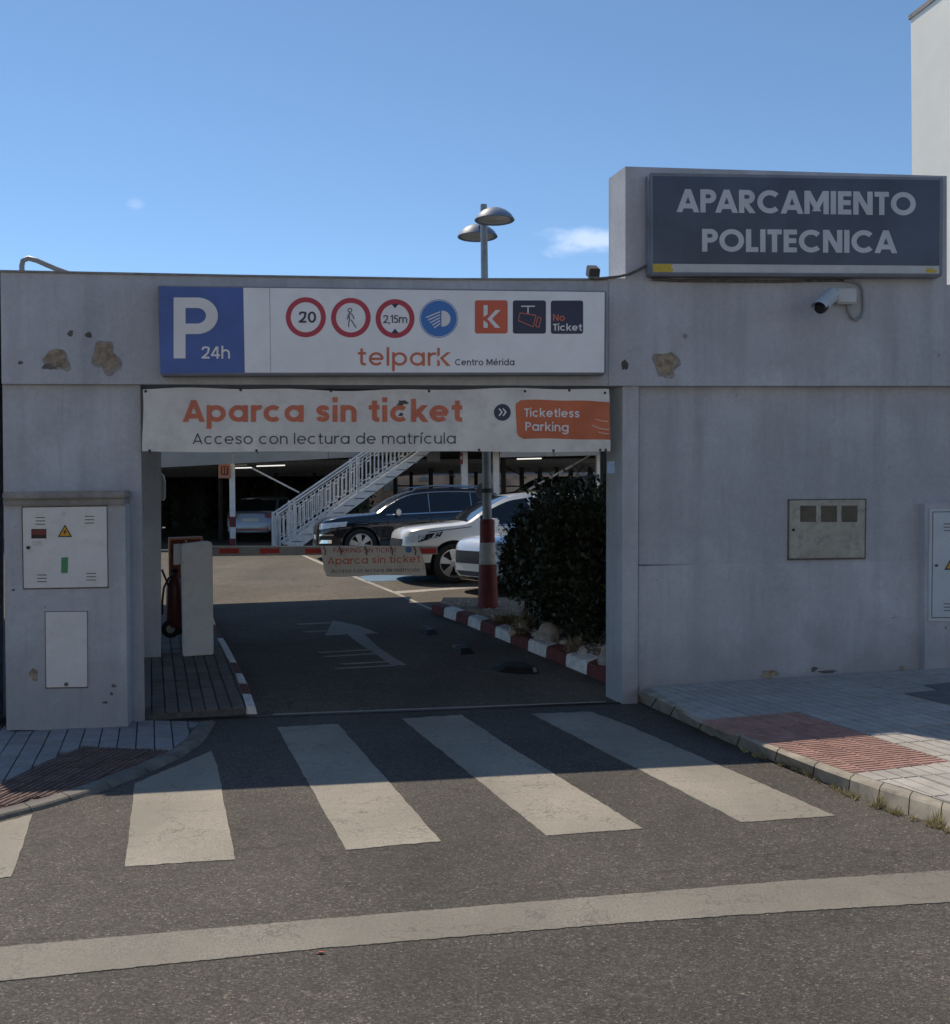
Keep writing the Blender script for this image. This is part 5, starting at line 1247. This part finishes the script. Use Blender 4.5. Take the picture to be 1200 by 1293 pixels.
    cut = cm.build('cutter', names); md = ob.modifiers.new('b', 'BOOLEAN'); md.operation = 'DIFFERENCE'; md.object = cut; md.solver = 'EXACT'
    dg = bpy.context.evaluated_depsgraph_get(); me2 = bpy.data.meshes.new_from_object(ob.evaluated_get(dg))
    bpy.data.objects.remove(cut); bpy.data.objects.remove(ob)
    # split into body, screens and side windows
    def sub(ids, name, cond=lambda c: True):
        vmap = {}; v2 = []; f2 = []; m2 = []
        for p in me2.polygons:
            if p.material_index in ids and cond(p.center):
                f = []
                for v in p.vertices:
                    if v not in vmap: vmap[v] = len(v2); v2.append(tuple(me2.vertices[v].co))
                    f.append(vmap[v])
                f2.append(tuple(f)); m2.append(p.material_index)
        m3 = bpy.data.meshes.new(name); m3.from_pydata(v2, [], f2); m3.polygons.foreach_set('material_index', m2)
        for n_ in names: m3.materials.append(MT[n_])
        m3.shade_smooth(); m3.set_sharp_from_angle(angle=R(32)); o = bpy.data.objects.new(name, m3); COL.objects.link(o); o.parent = t; return o
    sub({0, 3, 4}, 'body'); sub({1}, 'windscreen', lambda c: c.x > 0); sub({1}, 'rear_window', lambda c: c.x <= 0)
    for s_ in (1, -1):
        e_ = [gf]+[v for p_ in spec['pillars'] for v in p_]+[gr]
        for a_, b_ in zip(e_[::2], e_[1::2]): sub({2}, 'side_window', lambda c: c.y*s_ > 0 and a_ < L/2-c.x < b_)
    loc_ = dict(local=True)
    for fx, wx in enumerate((L/2-fo, L/2-fo-wb)):
        for s_ in (1, -1):
            c = Vector((wx, s_*(HW-.225), rad)); ax_ = Vector((0, s_, 0))
            wh = MB().lathe(c, ax_, [(0, rad*.66), (.01, rad*.97), (.04, rad), (.18, rad), (.212, rad*.955), (.222, rad*.80), (.205, rad*.70)], 40, cap=False).build('wheel', 'tyre', t, smooth=True, **loc_)
            hb_ = MB().lathe(c, ax_, [(.10, rad*.70), (.20, rad*.70), (.212, rad*.70), (.214, rad*.66), (.17, rad*.64), (.12, rad*.60)], 40, cap=False).build('rim', ['alloy', 'car_trim'], wh, smooth=True, **loc_)
            MB().lathe(c, ax_, [(.09, rad*.6), (.11, rad*.6), (.12, .1)], 24).build('brake_disc', 'car_trim', wh, **loc_)
            m_ = MB(); n_ = spec['spokes']
            for k in range(n_):
                a = 2*math.pi*k/n_+.3; d = Vector((math.cos(a), 0, math.sin(a))); e = Vector((-math.sin(a), 0, math.cos(a)))
                w1, w2 = spec.get('sw', (.035, .055)); p0, p1 = c+ax_*.205+d*.03, c+ax_*.195+d*rad*.655
                m_.prism([p0-e*w1, p0+e*w1, p1+e*w2, p1-e*w2], -ax_*.03)
                if spec.get('twin'): 
                    m_.prism([p1-d*rad*.3-e*.012, p1-d*rad*.3+e*.012, p1+e*.02, p1-e*.02], ax_*.002)
            m_.lathe(c+ax_*.17, ax_, [(0, .075), (.042, .07), (.046, .05)], 20); m_.build('spokes', 'alloy', wh, **loc_)
    def decal(name, q4, d, n_, m__, mt, off=.008, thick=.012):
        d = Vector(d).normalized(); q4 = [Vector(q) for q in q4]; vs = []
        for j in range(m__+1):
            for i in range(n_+1):
                u, v = i/n_, j/m__; p = q4[0]*(1-u)*(1-v)+q4[1]*u*(1-v)+q4[2]*u*v+q4[3]*(1-u)*v
                h = bvh.ray_cast(p, d)
                if h[0] is None: h = bvh.find_nearest(p)
                vs.append(h[0]-d*off)
        k = n_+1; fs_ = [(j*k+i, j*k+i+1, (j+1)*k+i+1, (j+1)*k+i) for j in range(m__) for i in range(n_)]
        m_ = MB(); nv = len(vs); m_.add(vs+[v+d*thick for v in vs], fs_+[tuple(x+nv for x in reversed(f)) for f in fs_] +
            [(i, i+nv, i+1+nv, i+1) for i in range(n_)] + [(m__*k+i+1, m__*k+i+1+nv, m__*k+i+nv, m__*k+i) for i in range(n_)] +
            [((j+1)*k, (j+1)*k+nv, j*k+nv, j*k) for j in range(m__)] + [(j*k+n_, j*k+n_+nv, (j+1)*k+n_+nv, (j+1)*k+n_) for j in range(m__)])
        return m_.build(name, mt, t, smooth=True, sharp=50, **loc_)
    FX = L/2+1
    for it_ in spec['parts']:
        nm, face, q, mt = it_[:4]; both = it_[4] if len(it_) > 4 else False; nn = it_[5] if len(it_) > 5 else (8, 4)
        if face == 'F': decal(nm, [(FX, y, z) for y, z in q], (-1, 0, 0), *nn, mt)
        if face == 'B': decal(nm, [(-FX, y, z) for y, z in q], (1, 0, 0), *nn, mt)
        if face in 'CS':
            for s_ in ((1, -1) if both else (1,)):
                if face == 'S': decal(nm, [(L/2-x, s_*2, z) for x, z in q], (0, -s_, 0), *nn, mt, .006)
                else:       # corner wrap: q in (distance from nose centre along the corner, z); rays aimed diagonally
                    decal(nm, [(L/2-x+1.2, s_*(y+1.2), z) for x, y, z in q], (-1, -s_, 0), *nn, mt, .006)
    # mirrors
    for s_ in (1, -1):
        mx_ = L/2-spec['mirror'][0]; mz = spec['mirror'][1]
        o = MB().box((mx_, s_*(HW+.10), mz), (.06, .01*s_, 0), (-.02, .11, 0), (0, 0, .075)).build('mirror', paint if spec.get('mpaint', True) else 'chrome', t, **loc_); bevel(o, .03, 2)
    if spec.get('toptrim'):
        for s_ in (1, -1):
            pts = []; x = gf-.12
            while x < gr+.1:
                zt_, zb_, w_ = sinterp(top, x), sinterp(belt, x), sinterp(plan, x)*HW; zb_ = min(zb_, zt_-.03); gh = max(0, zt_-zb_-.06)
                pts.append(Vector((L/2-x, s_*(max(w_-.045-.42*gh, w_*.5)+.012), zb_+gh*.9+.014))); x += .12
            MB().tube(pts, .014, 6).build('window_trim', 'alloy', t, smooth=True, **loc_)
            for a_, b_ in spec['pillars']:
                x = (a_+b_)/2; zt_, zb_, w_ = sinterp(top, x), sinterp(belt, x), sinterp(plan, x)*HW; gh = zt_-zb_-.06
                MB().tube([Vector((L/2-x, s_*(w_-.030), zb_+.02)), Vector((L/2-x, s_*(w_-.034-.42*gh), zb_+gh*.9))], .010, 4).build('pillar_trim', 'alloy', t, **loc_)
    if spec.get('rails'):
        for s_ in (1, -1):
            pts = []; x = wt_+.15
            while x < wr+.1: pts.append(Vector((L/2-x, s_*(HW*.69), sinterp(top, x)+.05-(.045 if x < wt_+.2 or x > wr else 0)))); x += .15
            MB().tube(pts, .018, 6).build('roof_rail', 'chrome', t, smooth=True, **loc_)
    return t
def door_lines(xs, z0, z1): return [('door_gap', 'S', [(x-.006, z0), (x+.006, z0), (x+.006+dx, z1), (x-.006+dx, z1)], 'car_trim', True, (1, 10)) for x, dx in xs]
SUVW = dict(L=4.45, W=1.84, fo=.90, wb=2.675, r=.36, cowl=1.18, wtop=2.02, rroof=3.75, rbot=4.30, glass=(1.42, 4.10), pillars=[(2.36, 2.44), (3.28, 3.36)], spokes=5, sw=(.022, .07), twin=True, mirror=(1.62, 1.08), clad=True,
    top=[(0, .66), (.015, .80), (.05, .90), (.13, .97), (.35, 1.02), (.7, 1.06), (1.18, 1.11), (1.45, 1.28), (1.75, 1.45), (2.02, 1.56), (2.35, 1.61), (2.8, 1.625), (3.4, 1.60), (3.75, 1.56), (4.05, 1.33), (4.3, 1.10), (4.40, 1.0), (4.45, .62)],
    belt=[(0, .55), (.05, .78), (.35, .90), (.9, .97), (1.3, 1.0), (2.5, 1.03), (3.6, 1.10), (4.3, 1.08), (4.45, .58)],
    plan=[(0, .50), (.03, .64), (.10, .76), (.22, .87), (.42, .95), (.8, 1), (3.6, 1), (4.1, .95), (4.35, .88), (4.42, .82), (4.45, .74)],
    parts=[('grille', 'F', [(-.52, .58), (.52, .58), (.56, .80), (-.56, .80)], 'car_trim'), ('lower_grille', 'F', [(-.6, .30), (.6, .30), (.62, .46), (-.62, .46)], 'car_trim'), ('number_plate', 'F', [(-.26, .46), (.26, .46), (.26, .57), (-.26, .57)], 'plate'),
        ('headlight', 'C', [(.12, .62, .72), (.62, .90, .82), (.66, .90, .92), (.10, .60, .84)], 'lamp_glass', True), ('headlight_rim', 'C', [(.30, .80, .74), (.66, .90, .84), (.70, .90, .93), (.30, .80, .86)], 'car_trim', True),
        ('bumper_fang', 'C', [(.10, .64, .50), (.20, .70, .50), (.22, .72, .70), (.12, .66, .72)], 'lamp_glass', True),
        ('sill_trim', 'S', [(1.30, .26), (3.2, .26), (3.2, .36), (1.30, .36)], 'car_trim', True, (10, 2)), ('bonnet_line', 'S', [(.45, .915), (1.25, 1.0), (1.25, 1.012), (.45, .928)], 'car_trim', True, (10, 1)),
        ('tail_light', 'C', [(4.2, .9, .9), (4.4, .7, .9), (4.4, .7, 1.05), (4.2, .9, 1.05)], 'tail_red')][:-1] + door_lines([(1.45, .02), (2.44, -.02), (3.36, -.05)], .32, .98) + [('door_handle', 'S', [(x, .90), (x+.2, .91), (x+.2, .935), (x, .925)], 'chrome', True, (3, 1)) for x in (2.14, 3.06)] + [('window_trim', 'S', [(1.45, 1.012), (4.0, 1.095), (4.0, 1.115), (1.45, 1.032)], 'chrome', True, (24, 1))])
BIG = dict(L=5.06, W=1.97, fo=.98, wb=3.0, r=.39, cowl=1.36, wtop=2.14, rroof=4.25, rbot=4.85, glass=(1.62, 4.62), pillars=[(2.62, 2.70), (3.66, 3.74)], spokes=6, sw=(.03, .075), mirror=(1.85, 1.16), rails=True, toptrim=True, clad=False, mpaint=False,
    top=[(0, .62), (.02, .80), (.06, .92), (.16, 1.0), (.4, 1.07), (.9, 1.12), (1.36, 1.17), (1.6, 1.33), (1.85, 1.50), (2.14, 1.64), (2.5, 1.71), (3.1, 1.74), (3.8, 1.72), (4.25, 1.67), (4.6, 1.42), (4.85, 1.15), (4.98, 1.05), (5.06, .66)],
    belt=[(0, .55), (.06, .80), (.4, .97), (1.0, 1.05), (1.5, 1.08), (3.0, 1.12), (4.2, 1.18), (4.85, 1.14), (5.06, .6)],
    plan=[(0, .60), (.03, .72), (.10, .82), (.24, .91), (.48, .975), (.9, 1), (4.1, 1), (4.7, .95), (4.95, .87), (5.03, .80), (5.06, .72)],
    parts=[('grille', 'F', [(-.42, .40), (.42, .40), (.46, .88), (-.46, .88)], 'car_trim'), ('number_plate', 'F', [(-.26, .52), (.26, .52), (.26, .63), (-.26, .63)], 'plate'),
        ('headlight', 'C', [(.10, .60, .76), (.66, .95, .84), (.68, .95, .95), (.08, .58, .90)], 'lamp_glass', True), ('fog_light', 'C', [(.10, .62, .44), (.36, .84, .44), (.36, .84, .52), (.10, .62, .52)], 'chrome', True), ('bumper_strip', 'C', [(.10, .62, .62), (.40, .86, .62), (.40, .86, .65), (.10, .62, .65)], 'chrome', True),
        ('window_trim', 'S', [(1.60, 1.085), (4.6, 1.185), (4.6, 1.21), (1.60, 1.11)], 'chrome', True, (24, 1)), ('sill_trim', 'S', [(1.45, .26), (3.55, .26), (3.55, .30), (1.45, .30)], 'chrome', True, (10, 1))] + door_lines([(1.62, .02), (2.70, -.02), (3.74, -.05)], .32, 1.06) + [('door_handle', 'S', [(x, .98), (x+.22, .99), (x+.22, 1.015), (x, 1.005)], 'car_trim', True, (3, 1)) for x in (2.36, 3.40)])
HAT = dict(L=4.25, W=1.77, fo=.88, wb=2.58, r=.32, cowl=1.05, wtop=1.85, rroof=3.45, rbot=4.0, glass=(1.28, 3.80), pillars=[(2.14, 2.22), (3.0, 3.08)], spokes=5, sw=(.03, .06), mirror=(1.48, 1.0), clad=False,
    top=[(0, .60), (.015, .72), (.05, .80), (.14, .87), (.4, .93), (.75, .97), (1.05, 1.0), (1.3, 1.16), (1.6, 1.34), (1.85, 1.43), (2.3, 1.48), (2.8, 1.47), (3.45, 1.40), (3.75, 1.2), (4.0, 1.02), (4.2, .92), (4.25, .6)],
    belt=[(0, .52), (.05, .70), (.4, .82), (.9, .88), (1.3, .92), (2.5, .95), (3.5, 1.0), (4.1, .96), (4.25, .56)],
    plan=[(0, .50), (.03, .64), (.10, .76), (.22, .87), (.42, .95), (.8, 1), (3.4, 1), (3.9, .95), (4.15, .88), (4.22, .82), (4.25, .74)],
    parts=[('grille', 'F', [(-.50, .50), (.50, .50), (.54, .70), (-.54, .70)], 'car_trim'), ('lower_grille', 'F', [(-.55, .24), (.55, .24), (.58, .38), (-.58, .38)], 'car_trim'), ('number_plate', 'F', [(-.26, .40), (.26, .40), (.26, .50), (-.26, .50)], 'plate'), ('bumper_lip', 'F', [(-.62, .18), (.62, .18), (.64, .225), (-.64, .225)], 'car_white'),
        ('headlight', 'C', [(.10, .60, .62), (.58, .86, .70), (.60, .86, .78), (.08, .58, .72)], 'lamp_glass', True), ('daytime_light', 'C', [(.12, .64, .46), (.17, .68, .46), (.17, .68, .64), (.12, .64, .64)], 'strip_white', True)] +
        [('tail_light', 'B', [(.46, .80), (.84, .78), (.84, .92), (.44, .90)], 'tail_red'), ('tail_light', 'B', [(-.46, .80), (-.84, .78), (-.84, .92), (-.44, .90)], 'tail_red'), ('number_plate', 'B', [(-.26, .68), (.26, .68), (.26, .79), (-.26, .79)], 'plate'), ('bumper_strip', 'B', [(-.7, .40), (.7, .40), (.7, .46), (-.7, .46)], 'tail_red'), ('lower_bumper', 'B', [(-.7, .24), (.7, .24), (.7, .36), (-.7, .36)], 'car_trim')] + door_lines([(1.3, .02), (2.22, -.02), (3.08, -.05)], .28, .90))
def place_by_wheel(spec, px, py, delta, scale):        # left front wheel touches the floor at that pixel; car points left, delta degrees towards us
    p = FLOOR.at(px, py); f = Vector((-math.cos(R(delta)), -math.sin(R(delta)), 0)); l = Vector((math.sin(R(delta)), -math.cos(R(delta)), 0))
    c = p - (f*(spec['L']/2-spec['fo']) + l*(spec['W']/2-.1))*scale; c = FLOOR.drop(c)
    c.z = (FLOOR.drop(p).z + FLOOR.drop(c).z)/2
    if c.y > yk: c.z = FB.z
    c.z = p.z
    return c, math.atan2(f.y, f.x)
c, h = place_by_wheel(BIG, 454, 709, 14, 1.0); make_car(BIG, 'large black estate SUV with chrome window trim and roof rails beside the staircase', 'car', c, h, 'parked cars', .98, 'car_black')
c, h = place_by_wheel(SUVW, 572, 736.5, 15, 1.05); wc_ = make_car(SUVW, 'white SUV with five-spoke wheels parked in front of the black estate', 'car', c, h, 'parked cars', 1.05, 'car_white')
c, h = place_by_wheel(HAT, 690, 752, 32, 1.08); make_car(HAT, 'silver white hatchback in the shade, its nose half hidden by the lamp footing', 'car', c, h, 'parked cars', 1.08, 'car_silver')
r2 = ray(341, 638); p = Vector((r2.x/r2.y*35.5, 35.5, FB.z)); make_car(HAT, 'blue grey hatchback seen from behind in the dark bay left of the staircase', 'car', p, math.pi/2-.1, 'parked cars', 1.0, 'car_bluegrey')
for (px, D, hd, lab, pt) in ((690, 35, math.pi, 'dark car parked under the deck just above the hedge', 'car_dark'), (745, 33.5, math.pi*.9, 'blue grey car glimpsed between the hedge and the right pier', 'car_bluegrey')):
    r2 = ray(px, 638); make_car(HAT, lab, 'car', Vector((r2.x/r2.y*D, D, FB.z+.55)), hd, 'parked cars', 1.0, pt)

# ------------------------------------------------------------------ buildings around
wbd = thing('white_building', 'tall plain white rendered building in sunlight behind the name sign', 'building', Vector((9, 24, FB.z)))
D0 = 24.0; q = Plane((0, 1, 0), (0, D0, 0)); c = q.at(1150.5, 24); rv = ray(350, 637); dv2 = Vector((rv.x, rv.y, 0)).normalized()
p0 = Vector((c.x, c.y, FB.z)); near = p0-dv2*9
bdy = MB().prism([p0, near, near+Vector((14, 2, 0)), p0+Vector((14, 2, 0))], Z*(c.z-FB.z)).build('wall', 'white_render', wbd)
MB().prism([p0-Vector((.04, -.04, 0)), near-Vector((.04, .04, 0)), near+Vector((14, 2, 0)), p0+Vector((14, 2.1, 0))], Z*.10).build('roof_edge', 'cap_stone', wbd).location.z += c.z-FB.z
lb_ = thing('low_building', 'low pale building glimpsed past the left end of the wall', 'building', Vector((-22, 42, FB.z)))
MB().prism([Vector((-30, 40, FB.z)), Vector((-15.2, 40, FB.z)), Vector((-15.2, 46, FB.z)), Vector((-30, 46, FB.z))], Z*3.6).build('wall', 'white_render', lb_)
MB().prism([Vector((-30.2, 39.8, FB.z+3.6)), Vector((-15, 39.8, FB.z+3.6)), Vector((-15, 46.2, FB.z+3.6)), Vector((-30.2, 46.2, FB.z+3.6))], Z*.5).build('roof', 'tan_wall', lb_)

# cream apartment house across the street, its sunlit front facing the entrance
ah = thing('apartment_building', 'cream rendered apartment house across the street with brown shutters', 'building', Vector((0, -11, STREET.drop(Vector((0, -11, 0))).z)))
gz = STREET.drop(Vector((0, -11, 0))).z-.3
MB().prism([Vector((-24, -22, gz)), Vector((24, -22, gz)), Vector((24, -11, gz)), Vector((-24, -11, gz))], Z*10.5).build('wall', 'facade_cream', ah)
MB().prism([Vector((-24.2, -22.2, gz+10.5)), Vector((24.2, -22.2, gz+10.5)), Vector((24.2, -10.7, gz+10.5)), Vector((-24.2, -10.7, gz+10.5))], Z*.25).build('cornice', 'cap_stone', ah)
for fl_i in range(3):
    for k in range(14):
        x = -22.2+k*3.3; z0 = gz+1.2+fl_i*3.2
        m_ = MB().prism([Vector((x, -11.0, z0)), Vector((x+1.2, -11.0, z0)), Vector((x+1.2, -11.0, z0+1.5)), Vector((x, -11.0, z0+1.5))], Vector((0, .05, 0)))
        w_ = m_.build('window', 'white_steel', ah)
        MB().prism([Vector((x+.08, -10.95, z0+.08)), Vector((x+1.12, -10.95, z0+.08)), Vector((x+1.12, -10.95, z0+1.42)), Vector((x+.08, -10.95, z0+1.42))], Vector((0, .008, 0))).build('pane', 'car_glass', w_)
pv = MB().prism([Vector((-60, -11, gz+.1)), Vector((60, -11, gz+.1)), Vector((60, -8, STREET.drop(Vector((60, -8, 0))).z+.13)), Vector((-60, -8, STREET.drop(Vector((-60, -8, 0))).z+.13))], -Z*.2)
struct('far_pavement', pv, 'slab_light')
